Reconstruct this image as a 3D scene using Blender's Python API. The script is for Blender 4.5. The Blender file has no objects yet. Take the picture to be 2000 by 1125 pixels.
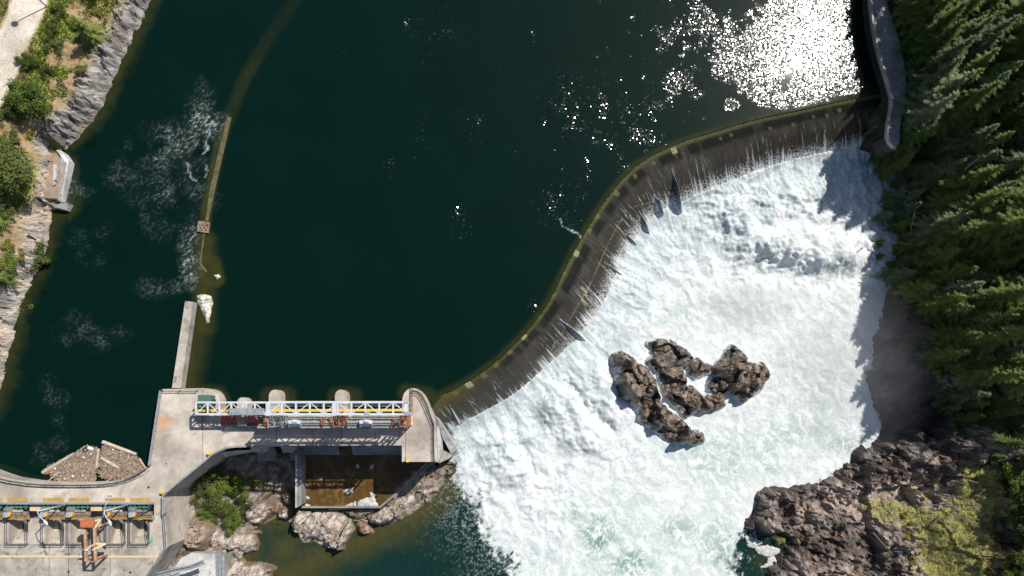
import bpy, math, random
import numpy as np
from mathutils import Vector, Matrix, Quaternion

random.seed(7)
sc = bpy.context.scene
COL = sc.collection

# ------------------------------------------------------------------ camera, sky, sun, exposure
FPX = 1333.0            # focal length in photo pixels (photo is 2000 wide)
CAMH = 140.0            # height above the reservoir surface (z = 0)
NAD = (915.0, 800.0)    # where straight-down falls in the photo
n_cam = Vector(((NAD[0]-1000)/FPX, -(NAD[1]-562.5)/FPX, -1)).normalized()
CQ = n_cam.rotation_difference(Vector((0, 0, -1)))
cam_d = bpy.data.cameras.new('camera')
cam = bpy.data.objects.new('camera', cam_d)
COL.objects.link(cam)
cam.location = (0, 0, CAMH)
cam.rotation_mode = 'QUATERNION'
cam.rotation_quaternion = CQ
cam_d.sensor_width = 36.0
cam_d.lens = 36.0*FPX/2000.0
cam_d.clip_start = 1.0
cam_d.clip_end = 3000.0
sc.camera = cam
CR = np.array(CQ.to_matrix())

GL = (1585.0, 75.0)     # centre of the sun's glitter on the reservoir
g = CR @ np.array([(GL[0]-1000)/FPX, -(GL[1]-562.5)/FPX, -1.0])
SUNV = Vector((g[0], g[1], -g[2])).normalized()
sun_d = bpy.data.lights.new('sun', 'SUN')
sun_d.energy = 4.8
sun_d.angle = math.radians(0.53)
sun_d.color = (1.0, 0.955, 0.89)
sun = bpy.data.objects.new('sun', sun_d)
COL.objects.link(sun)
sun.rotation_mode = 'QUATERNION'
sun.rotation_quaternion = SUNV.to_track_quat('Z', 'Y')
w = bpy.data.worlds.new('World')
sc.world = w
w.use_nodes = True
wn = w.node_tree
bg = wn.nodes['Background']
sky = wn.nodes.new('ShaderNodeTexSky')
sky.sky_type = 'NISHITA'
sky.sun_disc = False
sky.sun_elevation = math.asin(SUNV.z)
sky.sun_rotation = math.atan2(SUNV.x, SUNV.y)
wn.links.new(sky.outputs[0], bg.inputs[0])
bg.inputs[1].default_value = 0.078
sc.view_settings.view_transform = 'Standard'
sc.view_settings.look = 'None'
sc.view_settings.gamma = 1
sc.view_settings.exposure = 0.15
sc.render.engine = 'CYCLES'

# ------------------------------------------------------------------ photo pixel -> place on a level
def P(pts, z=0.0):
    a = np.asarray(pts, float).reshape(-1, 2)
    z = np.broadcast_to(np.asarray(z, float), (len(a),))
    d = np.stack([(a[:, 0]-1000)/FPX, -(a[:, 1]-562.5)/FPX, -np.ones(len(a))], 1) @ CR.T
    s = (CAMH - z)/(-d[:, 2])
    return np.stack([d[:, 0]*s, d[:, 1]*s], 1)
def pp(x, y, z):
    q = P([(x, y)], z)[0]
    return Vector((q[0], q[1], z))
def ZM(pts, ox, oy, s):
    return [(ox + a/s, oy + b/s) for a, b in pts]

# ------------------------------------------------------------------ noise (numpy)
def _h(ix, iy, seed):
    n = (ix.astype(np.int64)*374761393 + iy.astype(np.int64)*668265263 + seed*974634777) & 0xffffffff
    n = ((n ^ (n >> 13))*1274126177) & 0xffffffff
    n = ((n ^ (n >> 16))*2246822519) & 0xffffffff
    return ((n ^ (n >> 15)) & 0xffffff)/float(0xffffff)
def perlin(x, y, seed=0):
    x0 = np.floor(x); y0 = np.floor(y)
    fx = x-x0; fy = y-y0
    u = fx*fx*fx*(fx*(fx*6-15)+10); v = fy*fy*fy*(fy*(fy*6-15)+10)
    def gr(i, j):
        a = _h(x0+i, y0+j, seed)*2*np.pi
        return np.cos(a)*(fx-i) + np.sin(a)*(fy-j)
    a = gr(0, 0)*(1-u) + gr(1, 0)*u
    b = gr(0, 1)*(1-u) + gr(1, 1)*u
    return (a*(1-v) + b*v)*1.5
def fbm(x, y, o=5, seed=0, gain=.5, lac=2.03):
    r = 0; a = 1.0; t = 0
    for i in range(o):
        r = r + a*perlin(x, y, seed+i*17); t += a
        x = x*lac + 3.1; y = y*lac + 1.7; a *= gain
    return r/t
def billow(x, y, o=4, seed=0, gain=.5):
    r = 0; a = 1.0; t = 0
    for i in range(o):
        r = r + a*np.abs(perlin(x, y, seed+i*17)); t += a
        x = x*2.1 + 5.2; y = y*2.1 + 1.3; a *= gain
    return r/t
def facet(x, y, s, seed):
    """blocks of rock: every cell a tilted plane, sharp steps between"""
    X = x/s; Y = y/s
    ix = np.floor(X); iy = np.floor(Y)
    best = np.full(X.shape, 1e9); sec = np.full(X.shape, 1e9); val = np.zeros(X.shape)
    for i in (-1, 0, 1):
        for j in (-1, 0, 1):
            cx = ix+i; cy = iy+j
            px = cx + _h(cx, cy, seed); py = cy + _h(cx, cy, seed+5)
            d = (X-px)**2 + (Y-py)**2
            v = (_h(cx, cy, seed+9)-.5) + (_h(cx, cy, seed+11)-.5)*1.4*(X-px) + (_h(cx, cy, seed+13)-.5)*1.4*(Y-py)
            m = d < best
            sec = np.where(m, best, np.minimum(sec, d))
            val = np.where(m, v, val); best = np.where(m, d, best)
    return val*s, np.sqrt(sec)-np.sqrt(best)
def sstep(a, b, x):
    t = np.clip((x-a)/(b-a), 0, 1)
    return t*t*(3-2*t)
def sd(x, y, poly):
    """signed distance to a closed outline, positive inside"""
    poly = np.asarray(poly, float)
    x = np.asarray(x, float); y = np.asarray(y, float)
    best = np.full(x.shape, 1e18); ins = np.zeros(x.shape, bool)
    n = len(poly)
    for i in range(n):
        ax, ay = poly[i]; bx, by = poly[(i+1) % n]
        ex, ey = bx-ax, by-ay
        L = ex*ex+ey*ey + 1e-12
        t = np.clip(((x-ax)*ex + (y-ay)*ey)/L, 0, 1)
        d = (x-ax-t*ex)**2 + (y-ay-t*ey)**2
        best = np.minimum(best, d)
        c = ((ay > y) != (by > y))
        if abs(by-ay) > 1e-12:
            ins ^= c & (x < (bx-ax)*(y-ay)/(by-ay) + ax)
    return np.where(ins, 1, -1)*np.sqrt(best)
def pline(x, y, pl):
    """distance to an open line, arc length at the nearest point, and side (left > 0)"""
    pl = np.asarray(pl, float)
    best = np.full(x.shape, 1e18); arc = np.zeros(x.shape); side = np.zeros(x.shape)
    acc = 0
    for i in range(len(pl)-1):
        ax, ay = pl[i]; ex, ey = pl[i+1]-pl[i]
        L = math.hypot(ex, ey)
        t = np.clip(((x-ax)*ex + (y-ay)*ey)/(L*L), 0, 1)
        d = (x-ax-t*ex)**2 + (y-ay-t*ey)**2
        m = d < best
        best = np.where(m, d, best); arc = np.where(m, acc+t*L, arc)
        side = np.where(m, np.sign(ex*(y-ay) - ey*(x-ax)), side)
        acc += L
    return np.sqrt(best), arc, side
def smoothline(pts, n):
    """Catmull-Rom through the points, n samples evenly by arc length"""
    p = np.asarray(pts, float)
    p = np.vstack([2*p[0]-p[1], p, 2*p[-1]-p[-2]])
    out = []
    for i in range(1, len(p)-2):
        for t in np.linspace(0, 1, 24, endpoint=False):
            a, b, c, d = p[i-1], p[i], p[i+1], p[i+2]
            out.append(.5*((2*b) + (c-a)*t + (2*a-5*b+4*c-d)*t*t + (3*b-a-3*c+d)*t**3))
    out.append(p[-2]); out = np.array(out)
    s = np.r_[0, np.cumsum(np.hypot(*np.diff(out[:, :2], axis=0).T))]
    q = np.linspace(0, s[-1], n)
    return np.stack([np.interp(q, s, out[:, k]) for k in range(out.shape[1])], 1)

# ------------------------------------------------------------------ objects
def tag(o, label=None, cat=None, group=None, kind=None):
    if label: o['label'] = label
    if cat: o['category'] = cat
    if group: o['group'] = group
    if kind: o['kind'] = kind
    return o
def empty(name, loc, label, cat, group=None):
    o = bpy.data.objects.new(name, None)
    o.empty_display_size = 1
    COL.objects.link(o)
    o.location = loc
    return tag(o, label, cat, group)
def link_mesh(name, me, mat, parent=None):
    me.materials.append(mat)
    o = bpy.data.objects.new(name, me)
    COL.objects.link(o)
    if parent is not None:
        o.parent = parent
        o.matrix_parent_inverse = Matrix.Translation(parent.location).inverted()
    return o
def np_mesh(name, V, F, mat, parent=None, col=None, attrs=None, smooth=False, local=False):
    """F: (n,3) or (n,4) index array"""
    V = np.asarray(V, np.float32); F = np.asarray(F, np.int32)
    me = bpy.data.meshes.new(name)
    me.vertices.add(len(V)); me.vertices.foreach_set('co', V.ravel())
    k = F.shape[1]
    me.loops.add(F.size); me.loops.foreach_set('vertex_index', F.ravel())
    me.polygons.add(len(F))
    me.polygons.foreach_set('loop_start', np.arange(0, F.size, k, dtype=np.int32))
    me.polygons.foreach_set('use_smooth', np.full(len(F), smooth))
    me.update(calc_edges=True)
    if col is not None:
        a = me.color_attributes.new('Col', 'FLOAT_COLOR', 'POINT')
        c = np.ones((len(V), 4), np.float32); c[:, :3] = col
        a.data.foreach_set('color', c.ravel())
    for nm, v in (attrs or {}).items():
        a = me.attributes.new(nm, 'FLOAT', 'POINT')
        a.data.foreach_set('value', np.asarray(v, np.float32))
    me.validate()
    o = link_mesh(name, me, mat, parent)
    if local: o.matrix_parent_inverse = Matrix.Identity(4)
    return o
def grid_mesh(name, X, Y, Z, mat, keep=None, **kw):
    ny, nx = X.shape
    idx = np.arange(ny*nx).reshape(ny, nx)
    F = np.stack([idx[:-1, :-1], idx[:-1, 1:], idx[1:, 1:], idx[1:, :-1]], -1).reshape(-1, 4)
    V = np.stack([X.ravel(), Y.ravel(), Z.ravel()], 1)
    if keep is not None:
        kf = keep.ravel()[F].any(1)
        F = F[kf]
        used = np.zeros(len(V), bool); used[F.ravel()] = True
        mp = np.cumsum(used)-1
        F = mp[F]; V = V[used]
        for key in ('col',):
            if kw.get(key) is not None: kw[key] = kw[key].reshape(-1, 3)[used]
        if kw.get('attrs'):
            kw['attrs'] = {a: np.asarray(b).ravel()[used] for a, b in kw['attrs'].items()}
    else:
        if kw.get('col') is not None: kw['col'] = kw['col'].reshape(-1, 3)
        if kw.get('attrs'): kw['attrs'] = {a: np.asarray(b).ravel() for a, b in kw['attrs'].items()}
    return np_mesh(name, V, F, mat, **kw)

class MB:
    """collects boxes, beams, tubes and prisms into ONE mesh"""
    def __init__(s): s.v = []; s.f = []
    def add(s, vs, fs):
        b = len(s.v); s.v += [tuple(v) for v in vs]; s.f += [tuple(i+b for i in f) for f in fs]
    def beam(s, a, b, w=.2, h=None, up=(0, 0, 1)):
        h = w if h is None else h
        a = Vector(a); b = Vector(b); d = (b-a).normalized()
        u = Vector(up)
        if abs(d.dot(u)) > .98: u = Vector((0, 1, 0))
        sx = d.cross(u).normalized()*w/2; sy = sx.cross(d).normalized()*h/2
        vs = [a-sx-sy, a+sx-sy, a+sx+sy, a-sx+sy, b-sx-sy, b+sx-sy, b+sx+sy, b-sx+sy]
        s.add(vs, [(0, 3, 2, 1), (4, 5, 6, 7), (0, 1, 5, 4), (1, 2, 6, 5), (2, 3, 7, 6), (3, 0, 4, 7)])
        return s
    def tube(s, a, b, r, r2=None, n=8, caps=True):
        r2 = r if r2 is None else r2
        a = Vector(a); b = Vector(b); d = (b-a).normalized()
        u = Vector((0, 0, 1)) if abs(d.z) < .9 else Vector((1, 0, 0))
        x = d.cross(u).normalized(); y = d.cross(x)
        vs = [a + (x*math.cos(t)+y*math.sin(t))*r for t in [2*math.pi*i/n for i in range(n)]]
        vs += [b + (x*math.cos(t)+y*math.sin(t))*r2 for t in [2*math.pi*i/n for i in range(n)]]
        fs = [(i, (i+1) % n, n+(i+1) % n, n+i) for i in range(n)]
        if caps: fs += [tuple(range(n))[::-1], tuple(range(n, 2*n))]
        s.add(vs, fs); return s
    def box(s, c, d, rz=0):
        cx, cy, cz = c; a, b, e = d[0]/2, d[1]/2, d[2]/2
        co, si = math.cos(rz), math.sin(rz)
        vs = [(cx+x*co-y*si, cy+x*si+y*co, cz+z) for z in (-e, e) for x, y in ((-a, -b), (a, -b), (a, b), (-a, b))]
        s.add(vs, [(0, 3, 2, 1), (4, 5, 6, 7), (0, 1, 5, 4), (1, 2, 6, 5), (2, 3, 7, 6), (3, 0, 4, 7)]); return s
    def prism(s, pxs, zt, zb):
        """outline in photo pixels seen at its top level, extruded straight down"""
        q = P(pxs, zt); n = len(q)
        A = sum(q[i][0]*q[(i+1) % n][1]-q[(i+1) % n][0]*q[i][1] for i in range(n))
        if A < 0: q = q[::-1]
        vs = [(a, b, zt) for a, b in q] + [(a, b, zb) for a, b in q]
        fs = [tuple(range(n)), tuple(range(2*n-1, n-1, -1))] + [(n+i, n+(i+1) % n, (i+1) % n, i) for i in range(n)]
        s.add(vs, fs); return s
    def rect(s, x0, y0, x1, y1, zt, zb):
        return s.prism([(x0, y0), (x1, y0), (x1, y1), (x0, y1)], zt, zb)
    def slab(s, p3, th):
        """outline of (px,py,z) corners, thickness straight down"""
        vs = [pp(*p) for p in p3]; n = len(vs)
        A = sum(vs[i][0]*vs[(i+1) % n][1]-vs[(i+1) % n][0]*vs[i][1] for i in range(n))
        if A < 0: vs = vs[::-1]
        vs = vs + [Vector((v.x, v.y, v.z-th)) for v in vs]
        s.add(vs, [tuple(range(n)), tuple(range(2*n-1, n-1, -1))] + [(n+i, n+(i+1) % n, (i+1) % n, i) for i in range(n)])
        return s
    def build(s, name, mat, parent=None, smooth=False, bevel=0):
        me = bpy.data.meshes.new(name)
        off = Vector(parent.location) if parent is not None else Vector((0, 0, 0))
        me.from_pydata([(v[0]-off.x, v[1]-off.y, v[2]-off.z) for v in s.v], [], s.f)
        if smooth: me.polygons.foreach_set('use_smooth', [True]*len(me.polygons))
        me.update()
        me.materials.append(mat)
        o = bpy.data.objects.new(name, me); COL.objects.link(o)
        if parent is not None: o.parent = parent
        if bevel:
            b = o.modifiers.new('bevel', 'BEVEL'); b.width = bevel; b.segments = 1; b.limit_method = 'ANGLE'
        return o

# ------------------------------------------------------------------ materials
def new_mat(name):
    m = bpy.data.materials.new(name); m.use_nodes = True
    nt = m.node_tree
    return m, nt, nt.nodes['Principled BSDF']
def ramp(nt, fac, stops):
    r = nt.nodes.new('ShaderNodeValToRGB')
    e = r.color_ramp.elements
    while len(e) < len(stops): e.new(.5)
    for i, (p, c) in enumerate(stops):
        e[i].position = p; e[i].color = (*c, 1) if len(c) == 3 else c
    nt.links.new(fac, r.inputs[0]); return r.outputs[0]
def noise_n(nt, vec, scale, detail=5, rough=.6, dist=0):
    n = nt.nodes.new('ShaderNodeTexNoise')
    n.inputs['Scale'].default_value = scale; n.inputs['Detail'].default_value = detail
    n.inputs['Roughness'].default_value = rough; n.inputs['Distortion'].default_value = dist
    if vec is not None: nt.links.new(vec, n.inputs['Vector'])
    return n.outputs['Fac']
def mix_n(nt, mode, fac, a, b):
    m = nt.nodes.new('ShaderNodeMix'); m.data_type = 'RGBA'; m.blend_type = mode
    for s, v in ((0, fac), (6, a), (7, b)):
        if hasattr(v, 'links') or isinstance(v, bpy.types.NodeSocket): nt.links.new(v, m.inputs[s])
        elif isinstance(v, (int, float)): m.inputs[s].default_value = v
        else: m.inputs[s].default_value = (*v, 1)
    return m.outputs[2]
def math_n(nt, op, a, b=None, c=None, clamp=False):
    m = nt.nodes.new('ShaderNodeMath'); m.operation = op; m.use_clamp = clamp
    for i, v in enumerate((a, b, c)):
        if v is None: continue
        if isinstance(v, bpy.types.NodeSocket): nt.links.new(v, m.inputs[i])
        else: m.inputs[i].default_value = v
    return m.outputs[0]
def bump_n(nt, bs, h, strength=.5, dist=.1, norm=None):
    b = nt.nodes.new('ShaderNodeBump')
    if isinstance(strength, bpy.types.NodeSocket): nt.links.new(strength, b.inputs['Strength'])
    else: b.inputs['Strength'].default_value = strength
    b.inputs['Distance'].default_value = dist
    nt.links.new(h, b.inputs['Height'])
    if norm: nt.links.new(norm, b.inputs['Normal'])
    if bs: nt.links.new(b.outputs[0], bs.inputs['Normal'])
    return b.outputs[0]
def geo_pos(nt):
    return nt.nodes.new('ShaderNodeNewGeometry').outputs['Position']
def flat_mat(name, c1, c2, scale=.6, rough=.75, bump=.2, bscale=4, metal=0, lo=.35, hi=.65, spec=.4, extra=None):
    """two-tone mottled surface, stains at two sizes, fine grain bump"""
    m, nt, bs = new_mat(name)
    pos = geo_pos(nt)
    n1 = noise_n(nt, pos, scale, 6, .62, .4)
    c = ramp(nt, n1, [(lo, c1), (hi, c2)])
    n2 = noise_n(nt, pos, scale*7, 4)
    c = mix_n(nt, 'MULTIPLY', .5, c, ramp(nt, n2, [(.3, (.72, .72, .72)), (.65, (1.15, 1.13, 1.1))]))
    if extra:
        for (sc_, lo_, hi_, ec) in extra:
            f = ramp(nt, noise_n(nt, pos, sc_, 5, .65, 1.0), [(lo_, (0, 0, 0)), (hi_, (1, 1, 1))])
            c = mix_n(nt, 'MIX', f, c, ec)
    nt.links.new(c, bs.inputs['Base Color'])
    bs.inputs['Roughness'].default_value = rough; bs.inputs['Metallic'].default_value = metal
    bs.inputs['Specular IOR Level'].default_value = spec
    bump_n(nt, bs, noise_n(nt, pos, bscale, 4), bump, .1)
    return m
def attr_mat(name, rough=.85, bump=.5, bscale=3, var=.35, vscale=5, spec=.25, bdist=.15, crack=0):
    """colour laid down per vertex (what the ground is made of), fine variation on top"""
    m, nt, bs = new_mat(name)
    pos = geo_pos(nt)
    a = nt.nodes.new('ShaderNodeAttribute'); a.attribute_name = 'Col'
    n = noise_n(nt, pos, vscale, 6, .65)
    c = mix_n(nt, 'MULTIPLY', 1.0, a.outputs['Color'], ramp(nt, n, [(.32, (1-var,)*3), (.68, (1+var,)*3)]))
    h = noise_n(nt, pos, bscale, 8, .68, .3)
    if crack:
        v = nt.nodes.new('ShaderNodeTexVoronoi'); v.feature = 'DISTANCE_TO_EDGE'; v.inputs['Scale'].default_value = crack
        mp = nt.nodes.new('ShaderNodeMapping'); mp.inputs['Scale'].default_value = (1, .45, .8); mp.inputs['Rotation'].default_value = (0, 0, 1.0)
        wv = nt.nodes.new('ShaderNodeVectorMath'); wv.operation = 'ADD'
        nn = nt.nodes.new('ShaderNodeTexNoise'); nn.inputs['Scale'].default_value = 1.2; nt.links.new(pos, nn.inputs['Vector'])
        nt.links.new(pos, wv.inputs[0]); nt.links.new(nn.outputs['Color'], wv.inputs[1])
        nt.links.new(wv.outputs[0], mp.inputs[0]); nt.links.new(mp.outputs[0], v.inputs['Vector'])
        cr = math_n(nt, 'MINIMUM', v.outputs['Distance'], .12)
        h = math_n(nt, 'MULTIPLY_ADD', cr, 3.0, h)
    nt.links.new(c, bs.inputs['Base Color'])
    bs.inputs['Roughness'].default_value = rough
    bs.inputs['Specular IOR Level'].default_value = spec
    bump_n(nt, bs, h, bump, bdist)
    return m
def leaf_mat(name, c1, c2, c3, scale=.8):
    m, nt, bs = new_mat(name)
    pos = geo_pos(nt)
    oi = nt.nodes.new('ShaderNodeObjectInfo')
    n = noise_n(nt, pos, scale, 3, .6)
    n2 = noise_n(nt, pos, 5, 2, .6)
    f = math_n(nt, 'ADD', math_n(nt, 'MULTIPLY', n, .6), math_n(nt, 'MULTIPLY', n2, .4))
    f = math_n(nt, 'ADD', f, math_n(nt, 'MULTIPLY_ADD', oi.outputs['Random'], .26, -.13))
    c = ramp(nt, f, [(.3, c1), (.5, c2), (.68, c3)])
    nt.links.new(c, bs.inputs['Base Color'])
    bs.inputs['Roughness'].default_value = .6
    bs.inputs['Specular IOR Level'].default_value = .2
    tr = nt.nodes.new('ShaderNodeBsdfTranslucent'); nt.links.new(c, tr.inputs[0])
    mx = nt.nodes.new('ShaderNodeMixShader'); mx.inputs[0].default_value = .42
    nt.links.new(bs.outputs[0], mx.inputs[1]); nt.links.new(tr.outputs[0], mx.inputs[2])
    nt.links.new(mx.outputs[0], nt.nodes['Material Output'].inputs[0])
    return m

ZD = 3.5      # deck level
ZR = -11.0    # lower river level
ZP = -9.0     # stilling pool level
M = {}
M['conc'] = flat_mat('pale_concrete', (.31, .27, .23), (.56, .50, .43), .13, .85, .15, 6, lo=.38, hi=.62, extra=[(.30, .56, .72, (.29, .26, .225))])
M['conc_old'] = flat_mat('stained_concrete', (.22, .20, .17), (.48, .44, .38), .22, .88, .3, 5, extra=[(.5, .56, .68, (.14, .13, .11))])
M['conc_white'] = flat_mat('lime_streaked_concrete', (.34, .34, .33), (.62, .61, .58), .3, .85, .25, 5, extra=[(.8, .58, .7, (.25, .24, .2))])
M['conc_grey'] = flat_mat('grey_concrete', (.17, .17, .17), (.3, .3, .3), .3, .85, .25, 5, extra=[(.8, .58, .7, (.1, .1, .09))])
M['wet_conc'] = flat_mat('wet_algae_concrete', (.06, .055, .03), (.16, .14, .06), .8, .35, .5, 5)
M['white_steel'] = flat_mat('white_painted_steel', (.46, .50, .53), (.60, .63, .66), 1, .45, .05, 9)
M['steel'] = flat_mat('galvanised_steel', (.28, .31, .34), (.45, .48, .5), 1.5, .45, .1, 9, metal=.4)
M['dark_steel'] = flat_mat('dark_steel', (.05, .055, .06), (.13, .13, .13), 1.5, .55, .1, 9, metal=.3)
M['rail'] = flat_mat('dull_railing_steel', (.10, .11, .12), (.2, .2, .2), 1.5, .5, .1, 9, metal=.4)
M['rust'] = flat_mat('rusty_steel', (.23, .08, .04), (.42, .20, .11), 1.4, .8, .3, 8)
M['rust_box'] = flat_mat('orange_red_rusted_steel', (.36, .09, .04), (.5, .17, .08), 1.4, .8, .3, 8)
M['grating'] = flat_mat('brown_grating', (.13, .09, .065), (.34, .25, .19), 1.6, .8, .5, 9)
M['yellow'] = flat_mat('yellow_paint', (.72, .42, .02), (.85, .52, .05), 1, .45, .05, 9)
M['ochre'] = flat_mat('ochre_plate', (.34, .22, .05), (.46, .31, .09), .9, .7, .1, 9)
M['red'] = flat_mat('red_paint', (.58, .09, .11), (.68, .18, .19), .8, .55, .1, 9)
M['green'] = flat_mat('green_painted_steel', (.03, .14, .10), (.07, .22, .16), 1.2, .5, .1, 9, extra=[(2.5, .62, .68, (.25, .06, .04))])
M['teal'] = flat_mat('teal_paint', (.08, .32, .25), (.14, .40, .32), 1.2, .6, .1, 9)
M['shed'] = flat_mat('grey_green_sheet_metal', (.055, .13, .095), (.08, .17, .125), 1, .5, .1, 9)
M['cream'] = flat_mat('pale_timber', (.55, .42, .24), (.68, .54, .34), 1, .7, .1, 9)
M['wood'] = flat_mat('driftwood', (.11, .075, .05), (.44, .35, .27), 2.6, .85, .4, 9)
M['wood_pale'] = flat_mat('bleached_log', (.36, .30, .24), (.55, .47, .38), 1.2, .85, .4, 9)
M['foamboard'] = flat_mat('white_foam_plastic', (.75, .75, .73), (.85, .85, .83), 1, .7, .1, 9)
M['scum'] = flat_mat('thin_grey_foam', (.30, .30, .28), (.62, .62, .60), 1.6, .8, .2, 9)
M['rusty_floor'] = flat_mat('rusty_stained_floor', (.24, .17, .12), (.40, .30, .23), .5, .85, .3, 6)
M['black'] = flat_mat('black_rubber', (.015, .015, .017), (.03, .03, .03), 1, .6, .1, 9)
M['orange'] = flat_mat('orange_plastic', (.75, .22, .04), (.8, .3, .08), 1, .6, .1, 9)
M['bark'] = flat_mat('bark', (.05, .035, .025), (.14, .11, .085), 2, .9, .4, 9)
M['dead'] = flat_mat('dead_grey_wood', (.13, .11, .095), (.26, .23, .2), 2, .9, .4, 9)
M['rock_attr'] = attr_mat('rock', .85, .75, 1.6, .35, 4, .25, .35, crack=.55)
M['rock_wet'] = attr_mat('wet_rock', .42, .8, 1.8, .45, 4, .5, .35, crack=.6)
M['ground'] = attr_mat('bank_ground', .9, .5, 2.0, .27, 3, .15, .3)
M['conifer'] = leaf_mat('conifer_needles', (.075, .12, .028), (.165, .225, .055), (.30, .34, .10), .5)
M['conifer_pale'] = leaf_mat('pale_conifer_needles', (.09, .135, .06), (.19, .235, .11), (.31, .34, .18), .5)
M['leaf_bright'] = leaf_mat('bright_leaves', (.06, .10, .018), (.13, .19, .035), (.25, .29, .06), .6)
M['leaf_mid'] = leaf_mat('mid_green_leaves', (.045, .075, .02), (.10, .14, .035), (.20, .23, .065), .6)
M['leaf_olive'] = leaf_mat('olive_leaves', (.15, .15, .03), (.30, .29, .06), (.44, .40, .11), .6)
M['grass'] = leaf_mat('grass_blades', (.07, .11, .02), (.16, .20, .04), (.32, .27, .11), .18)
M['dry'] = leaf_mat('dry_brush', (.14, .10, .07), (.24, .18, .13), (.36, .28, .2), .8)

# ------------------------------------------------------------------ the weir: crest and foam line as traced, world coordinates
CF = [((805, 800), (850, 850)), ((845, 778), (885, 832)), ((900, 752), (943, 803)), ((960, 712), (1003, 768)), ((1020, 655), (1073, 708)), ((1070, 590), (1130, 652)),
      ((1110, 510), (1180, 582)), ((1150, 440), (1216, 500)), ((1190, 380), (1250, 448)), ((1240, 325), (1288, 412)),
      ((1310, 285), (1345, 388)), ((1400, 255), (1425, 354)), ((1480, 232), (1500, 326)), ((1560, 215), (1576, 304)),
      ((1640, 197), (1655, 290)), ((1700, 185), (1712, 282)), ((1740, 178), (1748, 277)), ((1790, 170), (1800, 272))]
NS = 1150
_c = np.array([a for a, b in CF], float); _f = np.array([b for a, b in CF], float)
_cf = smoothline(np.hstack([_c, _f]), NS)
CRW = P(_cf[:, :2], 0.0)               # crest, world
FTW = P(_cf[:, 2:], -7.6)              # foam line, world
TMAX = 1.5
tt = np.r_[np.linspace(-.16, 0, 8, endpoint=False), np.linspace(0, TMAX, 110)]
T, I = np.meshgrid(tt, np.arange(NS), indexing='ij')
arc = np.r_[0, np.cumsum(np.hypot(*np.diff(CRW, axis=0).T))]
S = arc[I]
CX = CRW[I, 0] + (FTW[I, 0]-CRW[I, 0])*T
CY = CRW[I, 1] + (FTW[I, 1]-CRW[I, 1])*T
tp = np.clip(T, 0, None)
CZ = -.04 - 7.56*tp**1.55
FIN = []
def sd_side(x, y, a, b): return np.sign((b[0]-a[0])*(y-a[1]) - (b[1]-a[1])*(x-a[0]))
# tall narrow rooster tails where the sheet is split
for (x0, y0, x1, y1, hgt, wd) in [(1306, 338, 1332, 414, 2.2, 1.0), (1276, 380, 1294, 418, 1.7, .8), (1249, 412, 1274, 458, 1.8, .8),
                                  (1090, 626, 1146, 664, 1.5, .8), (1035, 728, 1084, 780, 1.6, .85), (962, 790, 988, 846, 1.3, .8), (878, 790, 896, 826, .8, .6), (1178, 512, 1226, 540, 1.0, .6), (1216, 452, 1248, 478, 1.0, .6)]:
    a = P([(x0, y0)], -4.5)[0]; b = P([(x1, y1)], -8)[0]
    dd, ar, _ = pline(CX, CY, np.array([a, b]))
    L = math.hypot(*(b-a))
    wl = wd*np.clip(ar/L, .12, 1)
    CZ = CZ + hgt*np.clip(1-dd/wl, 0, 1)*sstep(0, L*.6, ar)
    FIN.append((sstep(wl, wl*.6, dd), sd_side(CX, CY, a, b)))
stre = fbm(S*1.3, T*1.2, 4, 31)
stre2 = fbm(S*4.5, T*2.0, 4, 57)
CZ = CZ + sstep(.3, 1.0, T)*(.10*stre2 + .12*stre)
# colours: algae on the crest, old pier footprints, dark wet concrete, streaks, white water
def C3(*c): return np.array(c, float)
def cmix(c, d, m): return c*(1-m[..., None]) + d*m[..., None]
col = np.zeros(T.shape+(3,)) + C3(.046, .042, .033)
big = fbm(S*.10, T*1.5, 4, 5)
col = cmix(col, C3(.064, .056, .046), sstep(-.1, .35, big))
col = cmix(col, C3(.028, .026, .020), sstep(.0, .5, stre)*.7)
px_s = _cf[I, 0]
left = sstep(1080, 900, px_s)
alg = sstep(.13+.05*fbm(S*.5, T, 3, 8), .05, T)
darkband = sstep(.06, .12, T)*sstep(.36+.10*fbm(S*.35, T*0, 3, 9), .24, T)
darkband = darkband*sstep(-.25, .1, fbm(S*.22, T*0+3, 3, 10)+.1)*sstep(940, 990, px_s)
col = cmix(col, C3(.008, .010, .008), darkband*.85)
col = cmix(col, C3(.060, .064, .020), alg)
col = cmix(col, C3(.090, .092, .03), alg*sstep(.03, -.02, T)*.8)
zone = sstep(.75, .1, T)*left*(.5+.5*stre)
col = cmix(col, C3(.10, .09, .022), zone*.9*sstep(940, 870, px_s)+zone*.25)
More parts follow.
